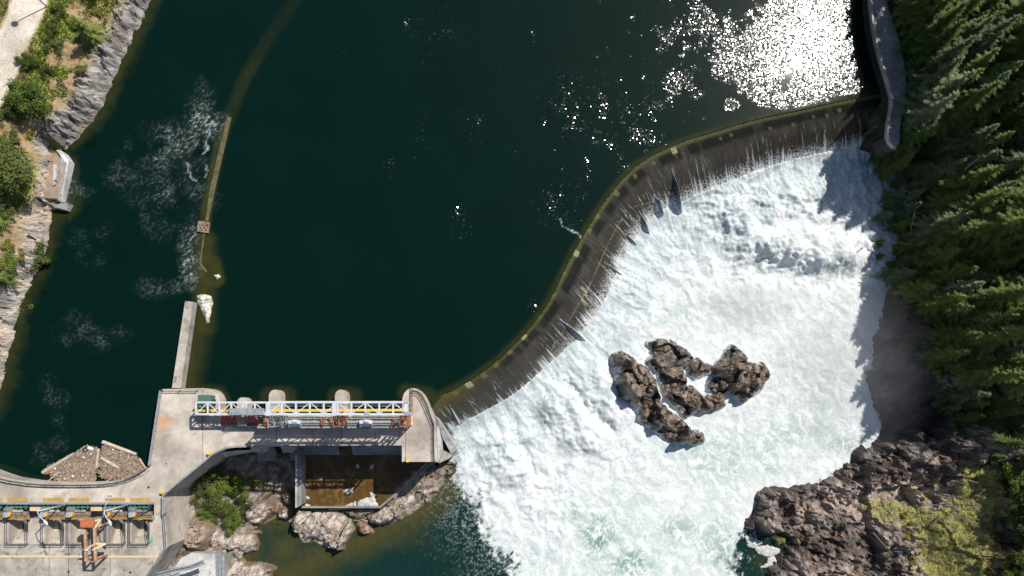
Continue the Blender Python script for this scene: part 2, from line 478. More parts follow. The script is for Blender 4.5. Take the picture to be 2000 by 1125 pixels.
for bx_, by_, br, big_ in [(1315, 296, 1, 1), (1275, 320, .6, 0), (1240, 345, .7, 0), (1204, 379, .9, 0), (1166, 424, .8, 0), (1150, 452, .8, 0), (1125, 495, 1, 1),
                           (1100, 534, .7, 0), (1078, 576, .9, 0), (1050, 617, .8, 0), (1021, 657, 1.05, 1), (994, 687, .9, 0), (968, 712, .9, 0),
                           (944, 734, .9, 0), (915, 752, 1.1, 1), (888, 770, .8, 0), (1425, 266, .6, 0), (1405, 272, .5, 0), (1500, 253, .6, 0), (1545, 246, .7, 0),
                           (1585, 230, .5, 0), (1612, 228, .6, 0), (1635, 218, .7, 0)]:
    q = P([(bx_, by_)], -.6)[0]
    k = int(np.argmin((CRW[:, 0]-q[0])**2 + (CRW[:, 1]-q[1])**2))
    dn = FTW[k]-CRW[k]; ln = math.hypot(*dn); dn = dn/ln
    tq = ((q-CRW[k])@dn)/ln
    ds = np.abs(S-arc[k]); dt = (T-tq)*ln
    wob = .12*fbm(S*2, T*12, 3, 77)
    m = sstep(.12, -.05, ds-br*.58+wob)*sstep(.12, -.05, np.abs(dt)-br*.6+wob)
    tail = sstep(.5, 0, ds/br)*sstep(-.1, .2, dt)*sstep(2.8, .3, dt)*(.5+.5*stre2)
    cc = C3(.26, .26, .14) if big_ else C3(.12, .115, .05)
    if bx_ > 1400: cc = C3(.13, .10, .05)
    col = cmix(col, cc, np.clip(np.maximum(m*(.95 if big_ else .75), tail*.35), 0, 1))
# pale construction joints showing through the water
for pl in ([(1075, 690), (1115, 620), (1150, 560), (1190, 470), (1212, 430)], [(1238, 405), (1275, 392)]):
    dd, _, _ = pline(CX, CY, P(pl, -4))
    col = cmix(col, C3(.20, .18, .12), sstep(.16, .03, dd)*(.35+.65*sstep(-.2, .3, stre)))
for (x0, y0) in [(1140, 568), (1142, 590), (1162, 606)]:
    dd, _, _ = pline(CX, CY, P([(x0-5, y0-3), (x0+5, y0+3)], -4))
    col = cmix(col, C3(.30, .25, .16), sstep(.5, .2, dd)*.8)
# long thin threads of foam running down the face
thread = np.abs(fbm(S*.9+stre*.25, T*.45, 4, 91))
th = sstep(.045, .0, thread)*sstep(.2, .8, T)*sstep(-.25, .15, fbm(S*.25, T*.8, 3, 92))
col = cmix(col, C3(.5, .52, .5), th*.75)
fl = T - 1.0 + .26*fbm(S*.14, T*0, 5, 3, .6) + .24*stre2 + .30*fbm(S*1.0, T*.5, 3, 58) + .26*fbm(S*2.6, T*.6, 3, 59)
foamC = sstep(-.08, .20, fl)
grain = _h(np.floor(S*6.5), np.floor(T*65), 4)
speck = (grain > .78-.5*sstep(.72, 1.1, T))*sstep(.68, 1.0, T+.12*stre2)*sstep(900, 1250, px_s)
foamC = np.maximum(foamC, speck*.85)
fcol = cmix(C3(.76, .79, .78)+0*T[..., None], C3(.40, .48, .48), sstep(.0, .5, -stre2-.3*stre)*.6)
col = col*(1-foamC[..., None]) + fcol*foamC[..., None]
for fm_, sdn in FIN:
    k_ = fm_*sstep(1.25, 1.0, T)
    col = cmix(col, C3(.07, .09, .11), k_*(sdn < 0)*.85)  # rooster tails: shaded left flank and sunlit right flank put into the colour
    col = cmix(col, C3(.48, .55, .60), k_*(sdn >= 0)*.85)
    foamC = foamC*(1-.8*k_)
M['chute'], nt, bs = new_mat('wet_weir_face')
a = nt.nodes.new('ShaderNodeAttribute'); a.attribute_name = 'Col'
pos = geo_pos(nt)
c = mix_n(nt, 'MULTIPLY', 1, a.outputs['Color'], ramp(nt, noise_n(nt, pos, 2.5, 5), [(.3, (.75,)*3), (.7, (1.22,)*3)]))
nt.links.new(c, bs.inputs['Base Color'])
af = nt.nodes.new('ShaderNodeAttribute'); af.attribute_name = 'foam'
nt.links.new(math_n(nt, 'MULTIPLY_ADD', af.outputs['Fac'], .55, .28), bs.inputs['Roughness'])
bs.inputs['IOR'].default_value = 1.33; bs.inputs['Specular IOR Level'].default_value = .4
bump_n(nt, bs, noise_n(nt, pos, 3.0, 4), .35, .12)
keepC = None
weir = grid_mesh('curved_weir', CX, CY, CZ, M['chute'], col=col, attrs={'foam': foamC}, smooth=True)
tag(weir, 'long S-curved concrete overflow weir with wet dark face and algae green crest', 'dam')

# ------------------------------------------------------------------ reservoir
SH_L = [(520, -520), (345, -90), (300, 0), (285, 35), (268, 65), (255, 95), (235, 140), (210, 190), (200, 215), (175, 250), (150, 280), (126, 296), (134, 316), (129, 350), (120, 388),
        (136, 399), (132, 411), (106, 415), (100, 450), (97, 490), (80, 530), (60, 560), (45, 600), (35, 650), (20, 690), (12, 740), (0, 775), (-20, 830), (-50, 900), (-90, 960)]
SHW = P(SH_L, 0)
DSP = np.vstack([P([(-500, 1000), (-100, 958), (322, 958), (326, 845), (800, 845)], 0), CRW[60:1100:6], P([(1790, 172), (2300, 172), (2300, 2000), (-500, 2000)], 0)])
b0 = P([(-60, 960)], 0)[0]; b1 = P([(1800, -60)], 0)[0]
xs = np.arange(b0[0]-14, b1[0]+6, .27); ys = np.arange(b0[1]-2, b1[1]+45, .27)
X, Y = np.meshgrid(xs, ys)
# photo-plane coordinates of points on the surface (only to place patches traced from the photo)
def to_px(X, Y, z):
    v = np.stack([X, Y, np.zeros_like(X)+z-CAMH], -1) @ CR
    return 1000+FPX*v[..., 0]/(-v[..., 2]), 562.5-FPX*v[..., 1]/(-v[..., 2])
PX, PY = to_px(X, Y, 0)
dds = sd(X, Y, DSP)
def blob(PX, PY, lst, warp=0):
    r = np.zeros_like(PX)
    for (x, y, rx, ry, k) in lst:
        r = np.maximum(r, k*np.exp(-((PX-x)/rx)**2-((PY-y)/ry)**2))
    return r
dl = pline(X, Y, SHW)[0]
dw = pline(X, Y, P([(700, -250), (585, -10), (520, 80), (475, 160), (445, 235), (425, 300), (405, 400), (397, 470), (390, 520)], 0))
wn_ = fbm(X*.08, Y*.08, 5, 2)
wn2 = fbm(X*.5, Y*.5, 4, 12)
sh = sstep(3.0+2.6*wn_+1.2*wn2, -.6, dl)*.55
sh = np.maximum(sh, sstep(2.1, .5, dw[0]+.5*wn2)*sstep(330, 120, PY)*(.12+.28*sstep(40, 200, PY)))
sh = np.maximum(sh, sstep(1.6, .5, dw[0])*.7*sstep(200, 280, PY))
sh = np.maximum(sh, sstep(3.4, .3, pline(X, Y, P([(400, 470), (402, 520), (398, 640)], 0))[0])*.75)
sh = np.maximum(sh, .75*sstep(2.6, 1.2, pline(X, Y, P([(412, 515), (420, 545)], 0))[0]+.5*wn2))
sh = np.maximum(sh, sstep(4.6, .2, pline(X, Y, P([(385, 640), (363, 757)], 0))[0])*.6*sstep(345, 375, PX))
sh = np.maximum(sh, .8*sstep(1.8, .5, pline(X, Y, P([(392, 640), (402, 625)], 0))[0]+.6*wn2))
sh = np.maximum(sh, sstep(4.0, .1, -dds+2*wn2)*.28*sstep(1300, 1500, PX)+0*sh)
sh = np.maximum(sh, sstep(1.5, .1, -dds)*.45)
sh = np.maximum(sh, sstep(1.6, .2, np.abs(sd(X, Y, P([(388, 757), (430, 764), (440, 800), (388, 800)], 0))))*.4)
for a_, b_ in (((527, 775), (560, 775)), ((658, 775), (688, 775)), ((795, 768), (835, 775))):
    sh = np.maximum(sh, sstep(2.6, 1.2, pline(X, Y, P([a_, b_], 0))[0])*.42)
deep = C3(.0006, .0095, .0060)
colr = deep*(1+.18*wn_[..., None]) + 0*X[..., None]
colr = cmix(colr, C3(.042, .042, .009), np.clip(sh*(1+.5*wn2), 0, 1))
# foam curls where the current boils
fm = blob(PX, PY, [(402, 225, 42, 62, 1.0), (350, 285, 75, 60, .9), (335, 390, 90, 80, .62), (372, 500, 26, 90, .95), (250, 330, 70, 70, .45), (180, 460, 70, 90, .34),
                   (330, 560, 80, 30, .5), (150, 390, 40, 60, .6), (170, 650, 110, 60, .40), (120, 760, 60, 90, .35), (75, 860, 60, 60, .35), (110, 845, 40, 70, .4)])
wx = X + 3.4*fbm(X*.22, Y*.22, 4, 71, .6); wy = Y + 3.4*fbm(X*.22, Y*.22, 4, 72, .6)
fil = np.abs(perlin(wx*.40, wy*.30, 73))*.8 + .03*np.abs(wn2)
fil2 = np.abs(perlin(wx*.85+3, wy*.65, 79)) + .03*np.abs(wn2)
fil3 = np.abs(perlin(wx*.8+9, wy*.5, 83)) + .03*np.abs(wn2)
env = np.clip(fm*(1.05+1.5*fbm(X*.16, Y*.16, 4, 74))-.25, 0, 1)**1.25
brk = sstep(-.15, .25, fbm(X*.35, Y*.35, 3, 75)); gr_ = .8+.2*_h(np.floor(X*4), np.floor(Y*4), 12)
foam = np.clip(sstep(.075, .0, fil)*env*brk + (sstep(.12, .0, fil2)*.7*(1.2-brk) + sstep(.10, .0, fil3)*.5)*env, 0, 1)*gr_*1.25
foam = np.clip(foam + .05*env, 0, 1)*.85
e2 = np.clip(blob(PX, PY, [(1090, 400, 60, 50, .8), (830, 260, 30, 80, .55), (900, 430, 30, 60, .6), (1180, 250, 90, 50, .7), (1120, 180, 90, 60, .6), (860, 60, 90, 50, .5), (760, 320, 20, 40, .4), (930, 240, 60, 60, .4), (1040, 595, 20, 12, .8), (560, 190, 25, 20, .3), (660, 110, 50, 30, .3)])*(1+1.4*fbm(X*.2, Y*.2, 4, 95))-.25, 0, 1)
foam = np.maximum(foam, sstep(.03, .0, fil2)*e2*.55*(_h(np.floor(X*3), np.floor(Y*3), 6) > .35))
foam = np.maximum(foam, sstep(.22, .05, pline(X+.9*wn2, Y+.9*wn2, P([(1095, 427), (1102, 440), (1118, 450), (1134, 463)], 0))[0])*.8)
for pl, k in (([(417, 240), (408, 268), (402, 300)], .8), ([(378, 232), (392, 222)], 1.0), ([(369, 320), (376, 345), (380, 355)], .7), ([(402, 320), (398, 345)], .5)):
    dd = pline(X+.9*wn2+1.2*fbm(X*.4, Y*.4, 3, 88), Y+.9*fbm(X*.5, Y*.5, 3, 89), P(pl, 0))[0]
    foam = np.maximum(foam, sstep(.30, .02, dd)*k*.9)
colr = cmix(colr, C3(.5, .56, .54), foam*.7)
# wind ripples, strong in patches
patch = fbm(X*.10+.3*wn2, Y*.07, 5, 21, .62)
main = blob(PX, PY, [(1600, 40, 165, 120, 1.0), (1640, 130, 110, 75, 1.0), (1500, 90, 110, 80, .75), (1490, 170, 60, 45, .8), (1430, 70, 60, 60, .55), (1430, 205, 35, 25, .62), (1560, 190, 110, 40, .7), (1430, 130, 60, 60, .62), (1370, 40, 60, 40, .5), (1320, 160, 40, 40, .5)])
mainm = sstep(.42, .52, main + .55*patch + .22*fbm(X*.6, Y*.5, 4, 33))*sstep(228, 205, PY-.18*(1500-PX))
sat = blob(PX, PY, [(1330, 60, 90, 80, .70), (1340, 170, 60, 50, .62), (1200, 90, 60, 50, .5), (1130, 220, 110, 60, .62), (1260, 262, 42, 25, .95), (1180, 280, 60, 30, .6), (1100, 270, 60, 50, .5), (1085, 395, 40, 40, .66), (900, 415, 26, 50, .66), (830, 245, 22, 60, .6),
                  (900, 200, 30, 60, .5), (840, 55, 110, 60, .45), (1060, 60, 60, 50, .45), (1000, 290, 35, 25, .5), (650, 125, 60, 20, .42), (1040, 600, 20, 12, .7), (1215, 330, 18, 12, .8), (760, 320, 14, 30, .5), (940, 230, 25, 30, .5), (1150, 470, 30, 14, .5), (1290, 120, 100, 90, .45)])
sat = np.maximum(sat*.9, blob(PX, PY, [(1230, 170, 260, 230, .40), (900, 150, 200, 200, .22), (1120, 350, 90, 90, .34)]))
satm = sstep(.40, .66, sat + .95*fbm(X*.26, Y*.22, 6, 34, .66) + .15*patch)
need = np.hypot(PX-GL[0], PY-GL[1])*3.75e-4
rip = np.maximum(mainm*(.064+.42*need), satm*(.02+need*.85))*sstep(-.2, 1.2, -dds)
wet = np.maximum(mainm, satm*.75)
Zr = np.where(dds > .35, -25.0, 0.0)
def water_mat(name, cell):
    m, nt, bs = new_mat(name)
    pos = geo_pos(nt)
    a = nt.nodes.new('ShaderNodeAttribute'); a.attribute_name = 'Col'
    nt.links.new(a.outputs['Color'], bs.inputs['Base Color'])
    f = nt.nodes.new('ShaderNodeAttribute'); f.attribute_name = 'foam'
    r = nt.nodes.new('ShaderNodeAttribute'); r.attribute_name = 'rip'
    wt = nt.nodes.new('ShaderNodeAttribute'); wt.attribute_name = 'wet'
    ro = math_n(nt, 'MULTIPLY_ADD', wt.outputs['Fac'], .07, .06)
    nt.links.new(math_n(nt, 'MULTIPLY_ADD', f.outputs['Fac'], .6, ro, clamp=True), bs.inputs['Roughness'])
    bs.inputs['IOR'].default_value = 1.33
    h2 = noise_n(nt, pos, .5, 3, .55)
    nb = bump_n(nt, None, h2, .03, .5)
    # wavelets: every little facet of the rippled patches has a tilt of its own
    v = nt.nodes.new('ShaderNodeTexVoronoi'); v.inputs['Scale'].default_value = cell; v.voronoi_dimensions = '2D'
    nt.links.new(pos, v.inputs['Vector'])
    sb = nt.nodes.new('ShaderNodeVectorMath'); sb.operation = 'SUBTRACT'; sb.inputs[1].default_value = (.5, .5, .5)
    nt.links.new(v.outputs['Color'], sb.inputs[0])
    ln = nt.nodes.new('ShaderNodeVectorMath'); ln.operation = 'LENGTH'; nt.links.new(sb.outputs[0], ln.inputs[0])
    k = math_n(nt, 'MULTIPLY', math_n(nt, 'MULTIPLY', ln.outputs['Value'], 4.5), r.outputs['Fac'])
    sc2 = nt.nodes.new('ShaderNodeVectorMath'); sc2.operation = 'SCALE'; nt.links.new(sb.outputs[0], sc2.inputs[0]); nt.links.new(k, sc2.inputs['Scale'])
    fl_ = nt.nodes.new('ShaderNodeVectorMath'); fl_.operation = 'MULTIPLY'; fl_.inputs[1].default_value = (1, 1, 0); nt.links.new(sc2.outputs[0], fl_.inputs[0])
    ad = nt.nodes.new('ShaderNodeVectorMath'); ad.operation = 'ADD'; nt.links.new(nb, ad.inputs[0]); nt.links.new(fl_.outputs[0], ad.inputs[1])
    nm_ = nt.nodes.new('ShaderNodeVectorMath'); nm_.operation = 'NORMALIZE'; nt.links.new(ad.outputs[0], nm_.inputs[0])
    nt.links.new(nm_.outputs[0], bs.inputs['Normal'])
    return m
M['lake'] = water_mat('reservoir_water', 6.0)
keep = dds < 3
res = grid_mesh('reservoir_water', X, Y, Zr, M['lake'], keep=keep, col=colr, attrs={'foam': foam, 'rip': rip, 'wet': wet}, smooth=True)
tag(res, kind='structure')

# ------------------------------------------------------------------ river below the weir
q0 = P([(330, 1470)], ZR)[0]; q1 = P([(1800, 240)], ZR)[0]
xs = np.arange(q0[0]-8, q1[0]+6, .24); ys = np.arange(q0[1]-8, q1[1]+2, .24)
X, Y = np.meshgrid(xs, ys)
PX, PY = to_px(X, Y, ZR)
dc, sc_, side = pline(X, Y, CRW[::8])
side = -side        # downstream positive
dF, sF, sideF = pline(X, Y, FTW[::8])
down = np.where(sideF < 0, dF, -dF)     # metres past the foam line
W1 = fbm(X*.06, Y*.06, 5, 201); W2 = fbm(X*.25, Y*.25, 4, 202); W3 = fbm(X*1.1, Y*1.1, 4, 203)
# outline of the white water on the left and below (traced)
FOAM = [(840, 800), (900, 870), (885, 905), (905, 950), (930, 975), (935, 1010), (960, 1040), (975, 1075), (1000, 1100), (1020, 1260), (1080, 1900), (1400, 1900), (1440, 1260), (1436, 1120), (1448, 1060), (1475, 1025),
        (1500, 970), (1610, 950), (1760, 870), (1720, 780), (1760, 600), (1790, 270), (1500, 200), (1200, 300), (1000, 650)]
df = sd(X, Y, P(FOAM, ZR))
fo = sstep(-4.5, 4.5, df + 2.6*W2 + 2.2*W1 + .8*W3)
# greener, thinner water away from the plunge
green = blob(PX, PY, [(1170, 1050, 50, 60, .95), (1230, 1100, 60, 40, 1.0), (1330, 1030, 90, 50, .7), (1120, 1000, 30, 40, .7), (1560, 850, 150, 60, .62), (1400, 900, 150, 90, .62), (1250, 1000, 110, 120, .48), (1400, 1060, 70, 90, .72), (1480, 880, 120, 60, .6), (1650, 870, 70, 30, .75), (1330, 610, 50, 40, .55), (1210, 1085, 140, 70, .50),
                      (1500, 915, 60, 20, .7), (1030, 1090, 70, 50, .5), (1310, 850, 50, 30, .5), (1410, 1085, 40, 40, .9), (1460, 620, 60, 40, .2)])
boil = blob(PX, PY, [(1540, 400, 150, 60, 1.0), (1400, 420, 90, 70, .9), (1660, 430, 70, 120, .8), (1500, 510, 110, 50, .9), (1340, 520, 80, 90, .6), (1250, 600, 80, 90, .5), (1120, 780, 120, 70, .5),
                     (1000, 880, 90, 70, .5), (1060, 980, 90, 80, .55), (1200, 880, 90, 60, .4), (1550, 650, 120, 90, .35), (960, 960, 60, 60, .5)])
# flow-aligned ridges fan out from the weir face
fan = sstep(16, 3, down)
ridge = fbm(sF*.42, down*.07, 5, 210, .6)
ridge2 = fbm(sF*1.6, down*.25, 4, 214, .6)
wx = X+1.5*fbm(X*.3, Y*.3, 3, 221); wy = Y+1.5*fbm(X*.3, Y*.3, 3, 222)
puff = 1.1-3.2*billow(wx*.16, wy*.16, 5, 230, .5)
puff2 = 1-2.0*billow(wx*.75, wy*.75, 4, 240, .5)
swirl = fbm(wx*.35+2*W1, wy*.5, 5, 250, .6)
calm = blob(PX, PY, [(1520, 640, 150, 70, 1), (1250, 640, 90, 60, .6), (1330, 560, 80, 60, .6), (1400, 1000, 200, 120, .6), (1150, 800, 60, 30, .4)])
h = fo*((.09+1.05*boil)*puff + (.02+.15*boil)*puff2 + fan*(.55*ridge+.10*ridge2) + .18*swirl)*(1-.65*calm)
Z = ZR + .15 + h
rise = 3.2*np.exp(-np.clip(down, 0, None)/3.2)*fo
Z = Z + rise + 1.6*boil*np.exp(-((down-7)/5)**2)
# big standing wave: a high lip with a steep face falling to a trough, then foam heaping up again
def lipwave(Z, pts, hgt, fall, k):
    dd, ar, sdn = pline(X+1.5*W2+.5*W3, Y+1.8*W2+.5*W3, P(pts, ZR))
    s_ = dd*(-sdn)      # positive on the lower side of the line
    L = float(np.hypot(*np.diff(P(pts, ZR), axis=0).T).sum())
    e = sstep(0, L*.22, ar)*sstep(L, L*.78, ar)
    up = np.where(s_ < 0, np.exp(-(s_/(fall*1.6))**2), 1-sstep(0, fall, s_)*(1+k)+k*sstep(fall, fall*1.35, s_))
    return Z + hgt*e*np.where(s_ > fall*3, 0, up)*(1+.35*W2)
Z = lipwave(Z, [(1400, 500), (1460, 476), (1530, 482), (1600, 500), (1660, 490), (1700, 470)], 2.9, 6.5, .45)
Z = lipwave(Z, [(1060, 748), (1115, 800), (1160, 850), (1190, 885)][::-1], 2.3, 3.6, .3)
Z = lipwave(Z, [(965, 840), (1005, 900), (1030, 950)][::-1], 1.6, 3.0, .3)
Z = lipwave(Z, [(1150, 690), (1195, 770), (1235, 830)][::-1], 1.5, 2.8, .3)
# chute side: the river sheet stays under the weir face
Z = np.where(down < 0, np.minimum(Z, -8.6 + 2.2*np.clip(down, -4, 0)), Z)
Z = Z + (1-fo)*.12*fbm(X*.8, Y*.5, 4, 260)
# colour
cg = C3(.36, .47, .40)
cw = C3(.64, .66, .655)
lace = np.abs(fbm(wx*.42, wy*.42, 6, 270, .62))
lace2 = np.abs(fbm(wx*1.3+swirl, wy*1.3, 4, 275, .6))
thin = np.clip(green*1.25 + .55*W1 - .12, 0, 1)*(1-.6*boil)
colw = cmix(cw + 0*X[..., None], cg, np.clip(thin*sstep(.02, .16, lace)*.75 + thin*sstep(.03, .14, lace2)*.35, 0, .85))
colw = cmix(colw, C3(.10, .20, .14), np.clip((green-.5)*2.2, 0, 1)*sstep(.03, .14, lace)*.85)
dim = np.clip(fan*sstep(.05, .45, -ridge2-.4*ridge)*.30 + (1-fan)*.20*sstep(.1, .4, lace2+.3*W3-.05), 0, 1)
vein = np.abs(fbm(wx*.55+W2, wy*.55, 5, 290, .6)); vm_ = sstep(.0, .3, fbm(X*.12, Y*.12, 4, 291))
fs_ = np.abs(fbm(sF*1.1+.6*W3, down*.10, 5, 296, .62)); fe = sstep(17, 5, down)*sstep(-1, 1, down)
fs2_ = fbm(sF*2.6+.5*W3, down*.16, 4, 298, .65)
fs3_ = fbm(sF*.55+.5*W2, down*.05, 4, 311, .6)
colw = cmix(colw, C3(.34, .43, .46), sstep(.0, .35, fs3_)*.55*sstep(20, 10, down+3*W2)*sstep(-1, 1, down))
colw = cmix(colw, C3(.36, .44, .46), np.clip(sstep(.07, .0, fs_)*.5 + sstep(-.18, .22, fs2_)*.75, 0, 1)*fe*sstep(15.5, 12, down+2.5*W2))
# torn texture of the open turbulence, stretched along the current
cu = (X*.62-Y*.78); cv = (X*.78+Y*.62)
tn = fbm((wx*.62-wy*.78)*.28+.8*W2, (wx*.78+wy*.62)*.7, 6, 299, .68)
colw = cmix(colw, C3(.38, .46, .47), sstep(.0, .38, tn)*.62*(1-.5*calm)*(1-fe*.5))
colw = cmix(colw, C3(.80, .82, .82), sstep(.0, -.35, tn)*.8)
tn2 = fbm(wx*1.7, wy*1.7, 4, 301, .7)
colw = cmix(colw, C3(.36, .43, .45), sstep(.12, .5, tn2+.25*tn)*.5*(.35+.65*sstep(-.1, .25, W2)))
colw = cmix(colw, C3(.46, .58, .56), np.maximum(dim, sstep(.035, .0, vein)*vm_*.45*(1-.5*calm)))
colw = cmix(colw, C3(.20, .27, .26), sstep(.55, .75, fbm(wx*.6, wy*.6, 5, 293, .65)+.5*boil*vm_)*.8*(boil > .25))
dark = C3(.006, .026, .022)
shal = sstep(6, 0, np.abs(sd(X, Y, P([(480, 1020), (570, 1000), (700, 950), (880, 900), (870, 960), (790, 1015), (720, 1050), (640, 1085), (560, 1125), (480, 1150)], ZR)))+1.5*W2)
shal = np.maximum(shal, blob(PX, PY, [(560, 1080, 60, 50, 1.0), (740, 1050, 80, 20, .8), (620, 1100, 60, 40, .4), (810, 1040, 30, 15, .5), (1500, 1100, 30, 30, .5)])*(.8+.6*W2))
cd = cmix(dark + 0*X[..., None], C3(.060, .056, .018), np.clip(shal, 0, 1)*.85)
edge = sstep(-13, 0, df)*sstep(1200, 1050, PX)
stre = np.abs(fbm((X*.8-Y*.6)*.35, (X*.6+Y*.8)*1.1, 5, 281, .62))
fd = sstep(.06, .0, stre)*edge*.45 + sstep(.93-.25*edge, 1.0, _h(np.floor(X*3), np.floor(Y*3), 3))*sstep(-22, -1, df)*.12*(PX > 700)
pool = blob(PX, PY, [(1470, 1065, 35, 20, 1), (1490, 1105, 30, 20, 1)])
cd = cmix(cd, C3(.6, .68, .66), np.clip(fd, 0, 1))
fo2 = fo*(1-sstep(.35, .6, pool))
lf = fbm(wx*.55, wy*.55, 6, 305, .66)
edgefo = sstep(.30, .70, fo2 + .95*lf*np.clip(4*fo2*(1-fo2), 0, 1) + .25*sstep(.08, 0, lace)*np.clip(4*fo2*(1-fo2), 0, 1))
colw = cmix(cd, colw, edgefo)
foamA = edgefo
ripA = (1-edgefo)*blob(PX, PY, [(850, 1020, 150, 100, .6), (900, 1080, 150, 100, .5)])
M['foam'], nt, bs = new_mat('white_water')
pos = geo_pos(nt)
a = nt.nodes.new('ShaderNodeAttribute'); a.attribute_name = 'Col'
f = nt.nodes.new('ShaderNodeAttribute'); f.attribute_name = 'foam'
n1 = ramp(nt, noise_n(nt, pos, 3.2, 4, .65, .6), [(.33, (.80, .83, .83)), (.6, (1.06, 1.05, 1.05))])
c = mix_n(nt, 'MULTIPLY', 1, a.outputs['Color'], n1)
nt.links.new(c, bs.inputs['Base Color'])
nt.links.new(math_n(nt, 'MULTIPLY_ADD', f.outputs['Fac'], .7, .1, clamp=True), bs.inputs['Roughness'])
bs.inputs['IOR'].default_value = 1.33
bs.inputs['Specular IOR Level'].default_value = .35
h1 = noise_n(nt, pos, 2.6, 5, .65, .8)
bump_n(nt, bs, h1, .16, .3)
rocky_low = sd(X, Y, P([(330, 1400), (330, 860), (560, 850), (830, 850), (880, 1400)], ZR))
river = grid_mesh('river_water', X, Y, Z, M['foam'], col=colw, attrs={'foam': foamA}, smooth=True)
tag(river, kind='structure')

# ------------------------------------------------------------------ land
def idw(X, Y, pts, p=3.2):
    pts = np.array(pts, float)
    q = P(pts[:, :2], pts[:, 2])
    num = np.zeros_like(X); den = np.zeros_like(X)
    for (x, y), z in zip(q, pts[:, 2]):
        w_ = 1/(((X-x)**2 + (Y-y)**2 + 4.0)**(p/2))
        num += w_*z; den += w_
    return num/den
def rockf(X, Y, seed, s=(5.5, 2.2, .9), amp=(.34, .42, .5), ang=.6, sq=.5):
    c, s_ = math.cos(ang), math.sin(ang)
    w0 = .8*fbm(X*.3, Y*.3, 3, seed+40)
    U = (X*c+Y*s_)*sq + w0; V = (-X*s_+Y*c) + w0*.6
    h = 0; cr = np.full(X.shape, 1.0)
    for k, (a, b) in enumerate(zip(s, amp)):
        v, e = facet(U, V, a, seed+k*31)
        h = h + v*b; cr = np.minimum(cr, e*a*3)
    return h, cr

# right bank
SR = [(1738, -420, 3), (1738, -150, 3), (1735, 0, 3), (1752, 60, 3), (1768, 130, 3), (1762, 200, 3), (1752, 288, 3), (1762, 300, ZR), (1768, 360, ZR), (1758, 420, ZR), (1748, 480, ZR), (1745, 520, ZR), (1720, 600, ZR),
      (1694, 690, ZR), (1686, 740, ZR), (1705, 790, ZR), (1722, 835, ZR), (1684, 880, ZR), (1640, 900, ZR), (1600, 933, ZR), (1545, 948, ZR), (1500, 946, ZR), (1470, 962, ZR),
      (1454, 1010, ZR), (1450, 1036, ZR), (1500, 1046, ZR), (1528, 1056, ZR), (1518, 1085, ZR), (1492, 1112, ZR), (1470, 1180, ZR), (1440, 1500, ZR), (1400, 2000, ZR), (2700, 2000, ZR), (2700, -420, 3)]
RP = np.array([P([(a, b)], c)[0] for a, b, c in SR])
CPR = [(1795, -300, 5), (1950, -300, 20), (2200, -300, 40), (1790, -50, 4), (1790, 100, 4), (1800, 200, 4), (1785, 270, 1), (1880, 0, 11), (1880, 200, 11), (2020, 100, 25), (2250, 100, 45), (1790, 400, -6), (1880, 400, 3), (2020, 400, 24), (2250, 400, 45),
       (1765, 520, -8), (1800, 520, -3), (1880, 560, 1), (2020, 600, 20), (2250, 600, 38), (1735, 640, -8), (1790, 680, -5), (1840, 700, -1), (1940, 700, 8), (2100, 750, 20), (1720, 740, -9), (1745, 790, -9.5), (1800, 800, -8.5),
       (1870, 820, -6), (1950, 850, 1), (2100, 900, 12), (1745, 860, -9.5), (1700, 905, -8), (1760, 900, -6.5), (1820, 905, -5), (1880, 930, -3.5), (1930, 960, -2.5), (1985, 960, 1), (2100, 1000, 8), (1600, 980, -8.5), (1520, 985, -7.8), (1480, 1010, -8.8),
       (1650, 985, -8.5), (1760, 985, -6.5), (1560, 1020, -7.6), (1640, 1040, -7.6), (1560, 1085, -8), (1650, 1100, -6.5), (1740, 1060, -6), (1850, 1050, -3.5), (1920, 1100, -2.5), (1990, 1100, 0), (1550, 1180, -6), (1850, 1200, -3), (2100, 1200, 6),
       (1722, 932, -9.6), (1752, 942, -9.4), (1800, 955, -8.6), (1805, 1040, -8.8), (1800, 1085, -8.8), (1690, 1012, -8.8), (2200, 1450, 12), (1700, 1450, -6), (2450, 900, 30)]
g0 = P([(1380, 1480)], ZR)[0]; g1 = P([(2150, -300)], 0)[0]
xs = np.arange(g0[0], g1[0]+22, .33); ys = np.arange(g0[1]-4, g1[1]+10, .33)
X, Y = np.meshgrid(xs, ys)
d = sd(X, Y, RP)
d = d + (1.3*fbm(X*.3, Y*.3, 4, 340) + .5*fbm(X*1.2, Y*1.2, 3, 341))*(Y < CRW[-40, 1]-12)
hi = idw(X, Y, [(a, b, c if c < 4 else 4+(c-4)*.7) for a, b, c in CPR])
zw = np.where(Y > CRW[-40, 1]-9, 3.0, ZR-.2)
ROCKP = P([(1440, 940), (1690, 850), (1720, 560), (1800, 640), (1890, 830), (1960, 900), (1950, 1000), (1940, 1500), (1400, 1500)], -7)
rk = sstep(-2, 2, sd(X, Y, ROCKP))
rh, rc = rockf(X, Y, 300, s=(6.5, 2.4, .85), amp=(.42, .6, .85), ang=-.45, sq=.75)
MOSS = P([(1878, 905), (1932, 912), (1948, 960), (1935, 1010), (1940, 1060), (1930, 1130), (1925, 1300), (1815, 1300), (1825, 1120), (1830, 1060), (1810, 1035), (1750, 1020), (1715, 1000), (1740, 985), (1850, 1000), (1880, 975)], -3.5)
lo = sstep(0, 2.6, d)
ms0 = sstep(-1.5, 1.0, sd(X, Y, MOSS))
Z = zw + (hi-zw)*lo + rh*(.35+1.15*rk)*(1-.8*ms0)*sstep(.0, 2.2, d) + .5*fbm(X*.35, Y*.35, 5, 320)*sstep(0, 2, d)
Z = np.maximum(Z, np.where(d > 2.2, ZR+.9, -99))
Z = np.where(d < 0, zw + d*1.3 - .1, Z)
